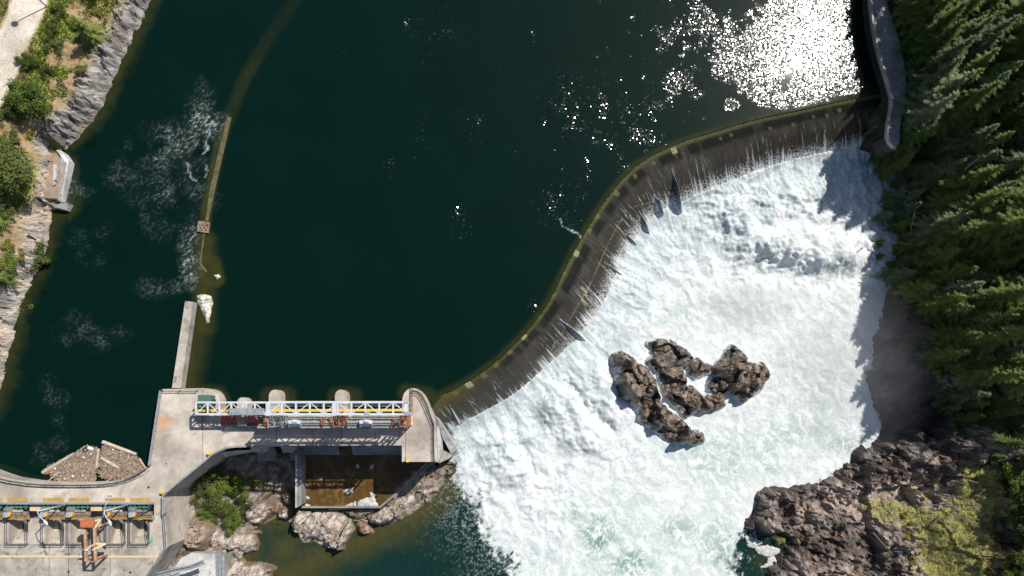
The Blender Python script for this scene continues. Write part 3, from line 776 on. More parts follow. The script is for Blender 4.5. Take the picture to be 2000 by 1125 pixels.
def land_z_factory(xs, ys, Z):
    def f(x, y):
        i = np.clip((np.asarray(x)-xs[0])/(xs[1]-xs[0]), 0, len(xs)-1.001); j = np.clip((np.asarray(y)-ys[0])/(ys[1]-ys[0]), 0, len(ys)-1.001)
        i0 = i.astype(int); j0 = j.astype(int); a = i-i0; b = j-j0
        return (Z[j0, i0]*(1-a)*(1-b)+Z[j0, i0+1]*a*(1-b)+Z[j0+1, i0]*(1-a)*b+Z[j0+1, i0+1]*a*b)
    return f
zright = land_z_factory(xs, ys, Z)
n1 = fbm(X*.12, Y*.12, 5, 330); n2 = fbm(X*.7, Y*.7, 5, 331)
PX, PY = to_px(X, Y, Z)
rc3 = cmix(C3(.085, .072, .062)+0*X[..., None], C3(.38, .31, .265), sstep(-.3, .35, n1+.8*n2))
rc3 = cmix(rc3, C3(.24, .165, .13), sstep(.0, .5, n2-.4*n1)*.6)
rc3 = cmix(rc3, C3(.028, .024, .020), sstep(2.6, .3, d+1.2*n2)*.8)
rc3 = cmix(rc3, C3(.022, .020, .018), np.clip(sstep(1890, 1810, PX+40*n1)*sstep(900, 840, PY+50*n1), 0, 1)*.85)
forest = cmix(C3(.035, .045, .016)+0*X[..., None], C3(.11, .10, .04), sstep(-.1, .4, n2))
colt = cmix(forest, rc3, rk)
ms = sstep(-1.2, 1.0, sd(X, Y, MOSS)+2.0*n2+1.4*n1)
ms = np.maximum(ms, .75*sstep(.18, .42, n2+.5*n1)*sstep(1690, 1800, PX)*sstep(880, 930, PY))
mc = cmix(C3(.16, .17, .035)+0*X[..., None], C3(.34, .31, .09), sstep(-.3, .4, n2))
colt = cmix(colt, mc, ms*(.55+.45*sstep(-.2, .2, n2)))
colt = cmix(colt, C3(.24, .15, .05), .7*sstep(1, -1, np.abs(sd(X, Y, P([(1950, 930), (1935, 1125), (1960, 1125), (1975, 940)], -2)))-.6+1.5*n2)*(PY > 905))
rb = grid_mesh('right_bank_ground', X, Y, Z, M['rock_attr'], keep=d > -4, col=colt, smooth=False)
tag(rb, kind='structure')

# left bank
LP = np.vstack([SHW, P([(-300, 1000), (-900, 1000), (-900, -560)], 0)])
CPL = [(230, 0, 3.2), (215, 60, 2.8), (170, 60, 4.5), (180, 130, 4), (100, 60, 6.5), (40, 60, 8), (-80, 60, 10), (-300, 60, 16), (130, 200, 4.5), (50, 200, 7), (-80, 200, 9), (100, 300, 2.6), (118, 340, 2.3), (100, 380, 2.3), (30, 300, 6), (-80, 300, 9), (80, 420, 2.5), (60, 470, 3), (10, 450, 6), (-80, 450, 9),
       (60, 520, 2.4), (25, 560, 4), (-60, 560, 8), (10, 640, 2.5), (-10, 720, 2.5), (-40, 700, 4), (-120, 700, 8), (-60, 820, 3), (-300, 500, 14), (-300, 900, 9), (250, -120, 4), (100, -150, 8), (300, -300, 4), (150, -300, 8)]
g0 = P([(-200, 980)], 0)[0]; g1 = P([(420, -300)], 0)[0]
xs = np.arange(g0[0], g1[0], .3); ys = np.arange(g0[1], g1[1], .3)
X, Y = np.meshgrid(xs, ys)
d = sd(X, Y, LP) + .9*fbm(X*.35, Y*.35, 4, 440) + .35*fbm(X*1.5, Y*1.5, 3, 441)
hi = idw(X, Y, CPL)
n1 = fbm(X*.12, Y*.12, 5, 430); n2 = fbm(X*.7, Y*.7, 5, 431); n3 = fbm(X*.3, Y*.3, 4, 432)
rh, rc = rockf(X, Y, 400, s=(2.2, 1.2, .7), amp=(.55, .8, .8), ang=-.9, sq=.9)
Z0 = -.3 + (hi+.3)*sstep(-.1, 3.2, d)
PX, PY = to_px(X, Y, Z0)
upper = sstep(300, 270, PY)
rband = sstep(5.4+3.5*n1, 2.8, d)*upper + (1-upper)*sstep(4.2+2*n1, 2.6, d)
rband = np.maximum(rband, sstep(.22, .4, n3)*sstep(12, 7, d)*.8)
Z = Z0 + rh*(.10+.95*rband)*sstep(.2, 2, d) + (1-rband)*(.35*n2+.5*n3)
ROADP = P([(22, -20), (84, -20), (76, 18), (62, 62), (38, 110), (18, 155), (0, 192), (-30, 245), (-110, 330), (-160, 330), (-80, 190), (-30, 110), (0, 65), (15, 25)], 8)
rd = sd(X, Y, ROADP)
onroad = sstep(-1.2, .2, rd)
Z = Z*(1-onroad) + (Z0+.1)*onroad
Z = np.where(d < 0, d*1.0-.2, Z)
zleft = land_z_factory(xs, ys, Z)
gg = cmix(C3(.15, .20, .035)+0*X[..., None], C3(.30, .31, .07), sstep(-.2, .4, n2))
tan = cmix(C3(.33, .24, .13)+0*X[..., None], C3(.20, .14, .09), sstep(0, .5, n2))
gr = sstep(-.12, .12, n1*1.1+.5*n3+.10*(d-8)*.3)
colt = cmix(tan, gg, gr)
rkc = cmix(C3(.17, .16, .15)+0*X[..., None], C3(.42, .39, .36), sstep(-.3, .35, n2+.4*n3))
rkc = cmix(rkc, C3(.27, .20, .14), sstep(.0, .3, n1+.6*n2)*.7)
rkc = cmix(rkc, C3(.50, .42, .34), (1-upper)*sstep(-.3, .2, n3)*.75)
rkc = cmix(rkc, C3(.10, .10, .06), sstep(.8, .1, d)*.8)
colt = cmix(colt, rkc, rband*(1-.35*sstep(.15, .4, n2)*sstep(2, 5, d)))
rdc = cmix(C3(.50, .44, .36)+0*X[..., None], C3(.60, .54, .46), sstep(-.3, .3, n3))
dcl = np.abs(rd-1.1)
rdc = cmix(rdc, C3(.36, .31, .25), sstep(.45, .1, dcl)*sstep(0, .3, n2)*.8)
colt = cmix(colt, tan, sstep(-2.2, -.5, rd+.8*n2)*.9*(PX < 60))
colt = cmix(colt, rdc, sstep(-.35, .25, rd+.35*n2))
lb = grid_mesh('left_bank_ground', X, Y, Z, M['ground'], keep=d > -4, col=colt, smooth=False)
tag(lb, kind='structure')

# rocky shore below the dam
LB = [(300, 960), (330, 905), (420, 862), (600, 862), (855, 895), (890, 900), (884, 930), (868, 955), (845, 985), (800, 1015), (745, 1030), (705, 1040), (690, 1050), (668, 1068), (600, 1056), (560, 1030), (510, 1034),
      (505, 1050), (480, 1085), (505, 1102), (540, 1118), (545, 1135), (480, 1200), (440, 1480), (400, 1900), (100, 1900), (200, 1050)]
LBP = P(LB, ZR)
CPB = [(340, 950, -6), (380, 930, -8), (400, 1000, -8.5), (450, 960, -8.6), (450, 900, -8), (540, 900, -9.4), (540, 960, -9.6), (510, 960, -8.8), (560, 1000, -9.6), (640, 1030, -8.6), (420, 1060, -7.5), (350, 1050, -5.5), (330, 1120, -5), (460, 1060, -8.4), (500, 1110, -9.5), (440, 1130, -8),
       (700, 900, -11), (700, 960, -11), (650, 950, -11), (600, 960, -11), (720, 1020, -9.8), (780, 980, -9), (840, 930, -8), (860, 910, -6.5), (540, 1030, -10.6), (545, 985, -10.2), (300, 1200, -4), (400, 1250, -6)]
g0 = P([(150, 1480)], ZR)[0]; g1 = P([(900, 840)], ZR)[0]
xs = np.arange(g0[0], g1[0]+2, .26); ys = np.arange(g0[1], g1[1]+1, .26)
X, Y = np.meshgrid(xs, ys)
d = sd(X, Y, LBP)
hi = idw(X, Y, CPB)
n2 = fbm(X*.7, Y*.7, 5, 531); n3 = fbm(X*.3, Y*.3, 4, 532)
rh, rc = rockf(X, Y, 500, s=(2.6, 1.2, .6), amp=(.35, .5, .5), ang=.5)
Z = ZR-.3 + (hi-1.2-ZR+.3)*sstep(0, 3.0, d) + rh*.6*sstep(.1, 1.5, d)
Z = np.where(d < 0, ZR-.3+d, Z)
zlow = land_z_factory(xs, ys, Z)
colt = cmix(C3(.19, .15, .12)+0*X[..., None], C3(.40, .34, .28), sstep(-.3, .4, n2+.4*n3))
colt = cmix(colt, C3(.08, .10, .025), sstep(.05, .35, n3)*.7)
colt = cmix(colt, C3(.06, .045, .025), sstep(1.2, .2, d)*.8)
tb = grid_mesh('rocky_shore_ground', X, Y, Z, M['rock_attr'], keep=d > -4, col=colt, smooth=False)
tag(tb, kind='structure')
vf = MB(); vf.box((0, 0, -27), (900, 900, 1)); tag(vf.build('valley_floor', M['ground']), kind='structure')

# ------------------------------------------------------------------ loose rocks, each from its own outline
def rock(name, label, cat, outline, zl, top, w=2.0, pal=None, seed=1, ang=.5, group=None, mat=None, s=(3.0, 1.3, .6), amp=(.6, .8, .85), base=None, res=.22, moss=0, sq=.5, tilt=(0, 0), wetband=.7):
    """outline in photo px at level zl; heights rise from it to about zl+top"""
    O = P(outline, zl)
    c = O.mean(0)
    x = np.arange(O[:, 0].min()-1, O[:, 0].max()+1, res); y = np.arange(O[:, 1].min()-1, O[:, 1].max()+1, res)
    X, Y = np.meshgrid(x, y)
    wob = .3*fbm(X*.9, Y*.9, 4, seed+3)
    d = sd(X, Y, O) + wob + (.60 if name == 'rapids_rock' else 0)
    rh, rc = rockf(X, Y, seed, s=s, amp=amp, ang=ang, sq=sq)
    n2 = fbm(X*.8, Y*.8, 5, seed+7); n3 = fbm(X*.3, Y*.3, 3, seed+8)
    prof = 1-np.exp(-np.clip(d, 0, None)/w*1.6)
    Z = zl + prof*top + rh*sstep(.0, .9, d)*(top*.35+.35) + .2*n2*sstep(0, .6, d) + (X-c[0])*tilt[0]*prof + (Y-c[1])*tilt[1]*prof
    Z = np.where(d < 0, zl + d*2.2, Z)
    a, b, wet = pal
    col = cmix(C3(*a)+0*X[..., None], C3(*b), sstep(-.35, .35, n2+.4*n3))
    col = cmix(col, C3(*wet), sstep(wetband, .05, d+.4*n2)*.85)
    if name == 'rapids_rock':
        ws = sstep(.34, -.1, d + .9*fbm(X*.8, Y*.8, 4, seed+12) + .3*fbm(X*3, Y*3, 3, seed+13))
        col = cmix(col, C3(.62, .66, .66), ws*.9)
        rs_ = sstep(.2, .45, fbm(X*.5, Y*.5, 4, seed+14)); col = cmix(col, C3(.24, .12, .055), rs_*.5*(1-ws))
    if moss: col = cmix(col, C3(.12, .13, .03), sstep(.25, .45, n3+.4*n2)*moss)
    o = grid_mesh(name, X, Y, Z, mat or M['rock_attr'], keep=d > -.9, col=col, smooth=False)
    # origin at the rock's foot
    o.data.transform(Matrix.Translation((-c[0], -c[1], -zl))); o.location = (c[0], c[1], zl)
    return tag(o, label, cat, group)
PD = ((.04, .036, .032), (.20, .16, .13), (.022, .02, .018))       # dark wet rock in the rapids
PB = ((.05, .043, .037), (.27, .205, .155), (.025, .022, .02))
PL = ((.26, .22, .185), (.54, .47, .40), (.13, .08, .045))             # pale rock
zr = lambda l: ZM(l, 1150, 620, 4.0175)
rock('rapids_rock', 'long brown rock ridge slanting down right, leftmost of the rapids rocks', 'rock',
     zr([(195, 300), (250, 278), (330, 320), (360, 365), (440, 400), (510, 490), (530, 600), (565, 680), (620, 745), (720, 810), (790, 890), (840, 925), (860, 905), (890, 930), (885, 965), (840, 980), (740, 968), (620, 945), (540, 885), (470, 830), (400, 785), (390, 680), (330, 655), (248, 600), (222, 480), (265, 430), (210, 370)]),
     ZR+.75, 2.6, 1.6, PB, 11, -.75, mat=M['rock_wet'], s=(3.8, 1.9, .7), amp=(.7, .75, .32), sq=.8, tilt=(-.02, .03))
rock('rapids_rock', 'dark flat-topped rock at the upper left of the rapids cluster, water pouring round it', 'rock',
     zr([(470, 205), (560, 185), (650, 200), (760, 270), (805, 320), (800, 370), (700, 392), (620, 392), (540, 402), (500, 372), (470, 350), (520, 300), (510, 240)]), ZR+.75, 1.7, 1.3, PD, 21, .2, mat=M['rock_wet'], s=(3.8, 1.9, .7), amp=(.7, .75, .32), sq=.8)
rock('rapids_rock', 'small dark rock bridging the gap between the upper rapids rock and the churning pool', 'rock',
     zr([(805, 372), (860, 335), (905, 380), (960, 385), (935, 425), (830, 462), (795, 430)]), ZR+.75, 1.1, .9, PD, 25, .2, mat=M['rock_wet'], s=(3.8, 1.9, .7), amp=(.7, .75, .32), sq=.8)
rock('rapids_rock', 'bent brown rock along the lower side of the rapids cluster', 'rock',
     zr([(560, 400), (650, 390), (720, 430), (755, 500), (740, 560), (800, 555), (850, 590), (900, 640), (960, 612), (1040, 605), (1052, 680), (1000, 710), (880, 722), (800, 735), (760, 770), (700, 695), (640, 645), (600, 570), (570, 480)]),
     ZR+.75, 2.0, 1.3, PB, 31, -.5, mat=M['rock_wet'], s=(3.8, 1.9, .7), amp=(.7, .75, .32), sq=.8)
rock('rapids_rock', 'biggest pointed dark rock at the right end of the rapids cluster', 'rock',
     zr([(1130, 232), (1200, 290), (1240, 360), (1310, 382), (1370, 375), (1402, 440), (1370, 500), (1340, 560), (1290, 590), (1205, 655), (1150, 600), (1100, 560), (1040, 475), (975, 420), (1010, 378), (1070, 320), (1090, 270)]),
     ZR+.75, 3.0, 2.0, PB, 41, .9, mat=M['rock_wet'], s=(3.8, 1.9, .7), amp=(.7, .75, .32), sq=.8)
rock('rapids_rock', 'small round black rock ringed by foam in the middle of the rapids cluster', 'rock',
     zr([(950, 510), (1005, 480), (1060, 515), (1078, 560), (1030, 590), (975, 590), (945, 550)]), ZR+.75, 1.3, .8, PD, 51, .3, mat=M['rock_wet'], s=(3.8, 1.9, .7), amp=(.7, .75, .32), sq=.8)
zt = lambda l: ZM(l, 560, 860, 4.245)
zs = lambda l: ZM(l, 330, 860, 4.245)
G1 = 'pale boulders on the shore below the dam'
rock('shore_boulder', 'largest pale cracked boulder right below the brown pool wall', 'rock',
     zt([(45, 650), (100, 560), (300, 565), (430, 590), (540, 650), (575, 740), (520, 820), (480, 910), (440, 920), (340, 895), (230, 850), (130, 850), (90, 780), (45, 755)]), ZR, 3.0, 2.2, PL, 61, .9, G1, amp=(.6, .55, .45))
rock('shore_boulder', 'pale grey long boulder beside the slanted pool wall, tip reaching into the green water', 'rock',
     zt([(655, 630), (720, 600), (800, 540), (860, 500), (930, 460), (1010, 425), (1095, 445), (1110, 520), (1010, 600), (960, 660), (880, 690), (780, 706), (700, 690)]), ZR, 2.6, 1.8, PL, 71, .5, G1, amp=(.6, .55, .45))
rock('shore_boulder', 'pale boulder next to the foam edge under the end of the slanted wall', 'rock',
     zt([(1030, 400), (1130, 365), (1240, 350), (1280, 380), (1265, 430), (1200, 450), (1190, 500), (1150, 530), (1110, 490), (1090, 440)]), ZR, 2.2, 1.5, PL, 81, .5, G1)
rock('shore_boulder', 'dark ledge of broken rock between the deck corner and the waterfall', 'rock',
     zt([(1090, 310), (1170, 240), (1230, 190), (1330, 180), (1400, 200), (1395, 270), (1310, 310), (1250, 345), (1150, 350), (1070, 380)]), ZR+.8, 2.6, 1.6, ((.10, .08, .06), (.28, .22, .16), (.05, .04, .03)), 85, .5, G1, moss=.7)
rock('shore_boulder', 'small rusty-edged boulder sitting in shallow water between two pale boulders', 'rock',
     zt([(575, 700), (600, 660), (660, 670), (720, 720), (740, 760), (700, 795), (640, 790), (590, 750)]), ZR-.1, 1.3, 1.2, ((.22, .15, .10), (.42, .33, .26), (.16, .07, .03)), 91, .2, G1)
rock('shore_boulder', 'dark rubble ledge tight under the bottom wall of the brown pool', 'rock',
     zt([(430, 565), (760, 560), (720, 600), (650, 620), (590, 655), (530, 630)]), ZR+.4, 1.2, .9, ((.15, .12, .10), (.34, .29, .25), (.08, .06, .04)), 95, .2, G1)
rock('shore_boulder', 'ribbed pale boulder left of the shallow brown inlet, green shrubs on its upper side', 'rock',
     zs([(300, 790), (330, 730), (420, 710), (530, 730), (620, 745), (720, 780), (755, 850), (730, 910), (640, 950), (600, 990), (540, 985), (450, 950), (400, 900), (330, 870)]), ZR+.3, 2.7, 1.7, PL, 101, 1.1, G1, amp=(.5, .5, .45))
rock('shore_boulder', 'pale layered boulder between the green bushes and the concrete divider', 'rock',
     zs([(630, 590), (700, 520), (740, 480), (800, 420), (850, 430), (780, 500), (860, 540), (870, 590), (800, 640), (750, 690), (690, 690), (640, 650)]), ZR+1.0, 1.7, 1.2, PL, 111, .7, G1)
rock('shore_boulder', 'small pale slab leaning on the concrete divider wall', 'rock',
     zs([(900, 600), (960, 560), (1010, 540), (1015, 640), (960, 655), (910, 640)]), ZR+.8, 1.4, .9, PL, 121, .7, G1)
rock('shore_boulder', 'shaded boulder just left of the divider, above the small slab', 'rock',
     zs([(940, 470), (990, 430), (1018, 440), (1018, 540), (960, 520)]), ZR+1.0, 1.3, .8, ((.22, .19, .15), (.42, .37, .3), (.1, .07, .04)), 125, .7, G1, moss=.5)
rock('shore_boulder', 'pale boulder cut by the bottom edge of the picture beside shallow water', 'rock',
     zs([(430, 1090), (500, 1010), (600, 985), (640, 1020), (740, 1020), (850, 1045), (885, 1060), (850, 1100), (840, 1150), (600, 1220), (420, 1180)]), ZR+.75, 2.0, 1.5, PL, 131, 1.0, G1, amp=(.5, .5, .45))
rock('shore_boulder', 'low reddish ledge under the lowest green shrub, black shadow above it', 'rock',
     zs([(590, 735), (640, 725), (750, 745), (770, 770), (700, 785), (620, 770)]), ZR+.3, 1.0, .7, ((.24, .16, .11), (.44, .33, .25), (.12, .06, .03)), 135, .2, G1)
rock('shore_boulder', 'brown boulder with a dry bush on it beside the sloping apron', 'rock',
     zs([(90, 760), (170, 700), (300, 700), (330, 760), (310, 840), (240, 900), (160, 900), (90, 850)]), ZR+4.5, 1.6, 1.4, ((.24, .18, .14), (.44, .35, .28), (.2, .14, .1)), 141, .4, G1)
rock('white_rock', 'low mound of bleached broken rubble at the end of the approach wall', 'rock',
     [(384, 578), (396, 574), (412, 578), (416, 592), (411, 612), (408, 630), (402, 632), (398, 615), (390, 602), (385, 592)], .1, .8, .8, ((.48, .44, .38), (.72, .68, .61), (.3, .26, .16)), 151, .4, s=(1.2, .6, .4), wetband=.15, res=.16)
rock('white_rock', 'tiny bleached stone poking out of the olive shallows above the rubble mound', 'rock',
     [(418, 538), (427, 534), (430, 541), (424, 546)], .02, .4, .5, ((.48, .44, .38), (.72, .68, .61), (.3, .26, .16)), 152, .4, s=(.8, .4, .3), wetband=.1, res=.12)
rock('bank_rock', 'flat-topped brown boulder at the water corner above the concrete landing', 'rock',
     [(76, 256), (92, 252), (110, 262), (108, 274), (92, 272), (78, 266)], 3.2, 1.5, .8, ((.22, .19, .17), (.42, .38, .35), (.12, .1, .08)), 161, .3)
rock('bank_rock', 'cracked dark boulder left of the flat-topped one', 'rock',
     [(46, 272), (60, 266), (70, 276), (66, 288), (54, 290)], 3.5, 1.4, .8, ((.18, .16, .15), (.38, .35, .33), (.12, .1, .08)), 162, .3)
rock('foamside_boulder', 'smooth grey boulder at the foam edge between the two dark rock shelves', 'rock',
     [(1675, 890), (1690, 876), (1700, 884), (1700, 900), (1688, 908), (1676, 902)], -9.2, 1.6, 1.0, ((.12, .11, .10), (.2, .18, .17), (.04, .035, .03)), 171, .3, amp=(.2, .2, .2))
rock('foamside_boulder', 'pinkish grey slab boulder beside the little foam pool, bottom right rocks', 'rock',
     [(1490, 1025), (1520, 1017), (1528, 1030), (1515, 1044), (1492, 1042)], -9.4, 1.8, 1.0, ((.18, .16, .155), (.3, .26, .25), (.04, .035, .03)), 172, .3, amp=(.25, .3, .3))
rock('foamside_boulder', 'small mossy boulder between two tongues of settled foam', 'rock',
     [(1508, 1050), (1522, 1044), (1534, 1050), (1532, 1064), (1516, 1068), (1508, 1060)], -10.6, 1.2, 1.0, ((.10, .11, .03), (.18, .18, .06), (.04, .035, .03)), 173, .3, amp=(.3, .3, .3))
# settled foam in the little bay
def foam_patch(name, label, pts, z, cat='foam', group=None):
    O = P(pts, z); c = O.mean(0)
    x = np.arange(O[:, 0].min()-.6, O[:, 0].max()+.6, .14); y = np.arange(O[:, 1].min()-.6, O[:, 1].max()+.6, .14)
    X, Y = np.meshgrid(x, y)
    d = sd(X, Y, O) + .35*fbm(X*1.3, Y*1.3, 4, int(pts[0][0]))
    Z = z + .12*sstep(-.05, .3, d) + .06*fbm(X*2, Y*2, 3, 5)*sstep(0, .3, d)
    o = grid_mesh(name, X, Y, np.where(d < -.1, z-.15, Z), M['scum'], keep=d > -.02, smooth=True)
    return tag(o, label, cat, group)
GF = 'settled foam patches'
foam_patch('foam_patch', 'smooth white tongue of foam in the small bay, left of the mossy boulder', [(1456, 1047), (1478, 1052), (1488, 1060), (1472, 1070), (1462, 1068)], ZR+.45, group=GF)
foam_patch('foam_patch', 'lumpy white foam raft in the bay between dark rocks', [(1474, 1068), (1500, 1066), (1524, 1074), (1520, 1082), (1500, 1088), (1480, 1080)], ZR+.45, group=GF)
foam_patch('foam_patch', 'ragged trail of foam bits at the bottom of the small bay', [(1500, 1090), (1512, 1086), (1518, 1098), (1504, 1108), (1486, 1108), (1498, 1100)], ZR+.45, group=GF)

# ------------------------------------------------------------------ the dam block at lower left
def thing(name, px, py, z, label, cat, group=None):
    v = pp(px, py, z); return empty(name, v, label, cat, group)
M['blue_steel'] = flat_mat('blue_grey_steel', (.26, .30, .36), (.36, .41, .48), 1.2, .5, .05, 9)
M['wet_shaded_wall'] = flat_mat('shade_darkened_wet_concrete', (.018, .019, .018), (.045, .045, .04), .4, .6, .3, 5)  # wet concrete, darkened further to carry the shade on the wall face
M['rust_pale'] = flat_mat('pale_rust_steel', (.33, .14, .07), (.58, .40, .26), 1.6, .8, .3, 8)
# one real rust bleed on the plaza
m = M['conc']; nt = m.node_tree; bs = nt.nodes['Principled BSDF']
src = bs.inputs['Base Color'].links[0].from_socket
pos = geo_pos(nt)
st = pp(319, 826, ZD)
vm = nt.nodes.new('ShaderNodeVectorMath'); vm.operation = 'DISTANCE'; vm.inputs[1].default_value = (st.x, st.y, ZD)
mp = nt.nodes.new('ShaderNodeMapping'); mp.vector_type = 'TEXTURE'; mp.inputs['Scale'].default_value = (1, 1, 1)
nt.links.new(pos, vm.inputs[0])
f = math_n(nt, 'MULTIPLY_ADD', noise_n(nt, pos, .8, 5, .6), 2.2, vm.outputs['Value'])
f = ramp(nt, f, [(0, (1, 1, 1)), (1, (0, 0, 0))])
dd_ = math_n(nt, 'DIVIDE', math_n(nt, 'MULTIPLY_ADD', noise_n(nt, pos, .9, 6, .65), 3.4, vm.outputs['Value']), 4.6)
f = ramp(nt, dd_, [(.35, (.85, .85, .85)), (.9, (0, 0, 0))])
nt.links.new(mix_n(nt, 'MIX', f, src, (.50, .27, .11)), bs.inputs['Base Color'])

dam = thing('intake_dam', 400, 850, -9, 'pale concrete dam block with wide plaza, road deck and rounded pier noses', 'dam')
NOSE1 = [(396, 758), (408, 759), (418, 763), (425, 770), (429, 780), (430, 790)]
b = MB()
b.prism([(317, 760), *NOSE1, (430, 836), (488, 836), (488, 870), (462, 871), (445, 873), (430, 879), (418, 886), (395, 906), (360, 934), (322, 965), (322, 984), (-120, 984),
         (-120, 880), (-60, 906), (-20, 921), (0, 929), (20, 935), (60, 941), (90, 943.5), (120, 944), (160, 944), (200, 943), (225, 940), (245, 935), (262, 928), (275, 921), (287, 914), (294, 909)], ZD, -9.5)
b.build('plaza_deck', M['conc'], dam)
b = MB(); b.prism([(301, 984.05), (322, 984.05), (322, 1005), (327, 1068), (301, 1062.9)], ZD, -9.5); b.build('edge_deck', M['conc'], dam)
b = MB(); b.prism([(-120, 1063), (301, 1063), (327, 1068.1), (288, 1125), (90, 1420), (-120, 1420)], ZD, -9.5); b.build('lower_deck', M['conc_old'], dam)
b = MB(); b.rect(488.05, 836, 784.9, 870, ZD, ZD-1.3); b.build('road_deck', M['conc'], dam)
b = MB(); b.prism([(785, 902), (785, 790), (786, 777), (790, 767), (796, 761), (804, 758), (813, 759), (821, 763), (829, 771), (836, 784), (842, 800), (850, 818), (852.5, 830), (854, 902)], ZD, -10.5); b.build('end_block', M['conc'], dam)
# recessed edge strips of the end block: low parapet along its river side
b = MB()
edge = [(806, 761), (816, 763), (823, 768), (829, 777), (835, 790), (842, 808), (849, 826), (850, 900)]
for i in range(len(edge)-1): b.beam(pp(*edge[i], ZD+.25), pp(*edge[i+1], ZD+.25), .22, .5)
b.build('edge_kerb', M['conc_old'], dam)
b = MB(); b.beam(pp(803.5, 759, ZD+.15), pp(803.5, 804, ZD+.15), .5, .35); b.build('gate_slot_cover', M['grating'], dam)
b = MB(); b.rect(797, 811, 806, 831, ZD+.12, ZD-.1); b.build('hatch', M['cream'], dam)
for (x0, x1, yn) in ((463, 483, 776), (525, 549, 761), (654, 678, 761)):
    b = MB(); c_ = (x0+x1)/2; r = (x1-x0)/2
    pts = [(x0, 835.9), (x0, yn+r*1.0)] + [(c_-r*math.cos(t), yn+r*1.05-r*1.05*math.sin(t)) for t in (.4, .8, 1.2, 1.57, 1.95, 2.35, 2.75)] + [(x1, yn+r), (x1, 835.9)]
    b.prism(pts, ZD-.3, -9.5)
    b.prism([(x0, 836), (x1, 836), (x1, 872), (x0, 872)], ZD-1.32, -9.5)
    b.build('pier', M['conc'], dam)
# spill bays: curved concrete chutes down to the pool between the piers
b = MB()
for (x0, x1) in ((484, 524), (550, 653), (679, 784)):
    prof = [(822, 1.2), (832, 1.4), (842, .6), (852, -1.6), (862, -4.4), (873, -7.0), (888, -8.9), (905, -9.3)]
    q0 = [pp(x0, y, -3) for y, z in prof]; q1 = [pp(x1, y, -3) for y, z in prof]
    vs = [Vector((v.x, v.y, p[1])) for v, p in zip(q0, prof)] + [Vector((v.x, v.y, p[1])) for v, p in zip(q1, prof)]
    n = len(prof); b.add(vs, [(i, n+i, n+i+1, i+1) for i in range(n-1)])
b.build('spill_chute', M['conc_grey'], dam, smooth=True)
b = MB()
for (x0, x1) in ((431, 462), (484, 524)):
    b.rect(x0, 836, x1, 871, ZD-1.4, -9.5)
b.build('closed_bay_wall', M['conc_grey'], dam)
# rubble-faced buttress ribs hanging in the shade below the road
for (x0, x1) in ((488, 522), (548, 575)):
    b = MB(); b.slab([(x0, 872, 0), (x1, 872, 0), (x1-4, 884, -5), (x0+4, 884, -5)], 4); b.build('buttress', M['conc_old'], dam)
b = MB(); b.slab([(395, 893, -2), (430, 884, -1), (460, 880, -1), (487, 879, -1.5), (487, 884, -6), (440, 893, -6.5), (412, 899, -7)], 2.5); b.build('haunch', M['conc_white'], dam)
# wing wall beside the weir
b = MB(); b.slab([(849.5, 814, 3.3), (855, 818, 3.0), (874, 846, -.5), (893, 878, -4.6), (881, 886, -4.6), (866, 858, -1.5), (856, 834, 2.2)], 7); b.build('wing_wall', M['conc_white'], dam)
b = MB(); b.slab([(853, 832, 3.2), (857, 835, 2.6), (863, 862, .2), (865, 880, -2.5), (856, 903, 1.5), (854.5, 903, 3.3)], 6); b.build('wing_wall', M['conc_white'], dam)
b = MB(); b.slab([(865, 880, -2.6), (882, 886, -4.7), (893, 879, -5), (889, 890, -6.0), (857, 905, -3.2)], 5); b.build('wing_toe', M['conc_old'], dam)
# machine slot and screen pits
b = MB(); b.rect(-120, 984.1, 300.9, 1013, ZD-3, -9.5); b.build('slot_floor', M['conc_grey'], dam)
PITS = [(-54, -15), (17, 55), (87, 125), (137, 175), (211, 245), (257, 292)]
xprev = -120
b = MB()
for (x0, x1) in PITS:
    b.rect(xprev, 1013.1, x0, 1062.9, ZD, -9.5); xprev = x1
b.rect(xprev, 1013.1, 300.9, 1062.9, ZD, -9.5)
b.build('pit_divider', M['conc'], dam)
for (x0, x1) in PITS:
    b = MB()
    b.slab([(x0, 1040, ZD-2.6), (x1, 1040, ZD-2.6), (x1, 1063, ZD-.8), (x0, 1063, ZD-.8)], 4)
    b.slab([(x0, 1013.2, ZD-2.7), (x1-11, 1013.2, ZD-2.7), (x1-11, 1041, ZD-2.7), (x0, 1041, ZD-2.7)], 4)
    b.build('pit_floor', M['conc_old'], dam)
b = MB(); b.beam(pp(-120, 1086.5, ZD+.06), pp(311, 1087.5, ZD+.06), .36, .1); b.build('crane_rail', M['cream'], dam)
b = MB(); b.beam(pp(-120, 983, ZD+.3), pp(301, 983, ZD+.3), .34, .6); b.build('slot_kerb', M['steel'], dam)
for (y0, y1, x) in ((762, 984, 396), (836, 902, 792), (1063, 1125, 134), (1063, 1125, 96), (1063, 1125, 215), (836, 870, 540), (836, 870, 610), (836, 870, 667), (836, 870, 733)):
    b = MB(); b.beam(pp(x, y0, ZD+.004), pp(x, y1, ZD+.004), .07, .02); b.build('deck_joint', M['black'], dam)
for p4 in ([(293, 1006), (302, 1006), (302, 1014), (293, 1014)], [(298, 1048), (298, 1061), (286, 1061)]):
    b = MB(); b.prism(p4, ZD+.06, ZD+.005); b.build('painted_plate', M['teal'], dam)
b = MB(); b.prism([(323, 903.5), (325, 903.5), (325, 905), (323, 905)], ZD+.3, ZD); b.build('marker', M['red'], dam); b = MB(); b.prism([(291, 1098), (293, 1098), (292.5, 1103), (291, 1103)], ZD+.3, ZD); b.build('marker', M['red'], dam)

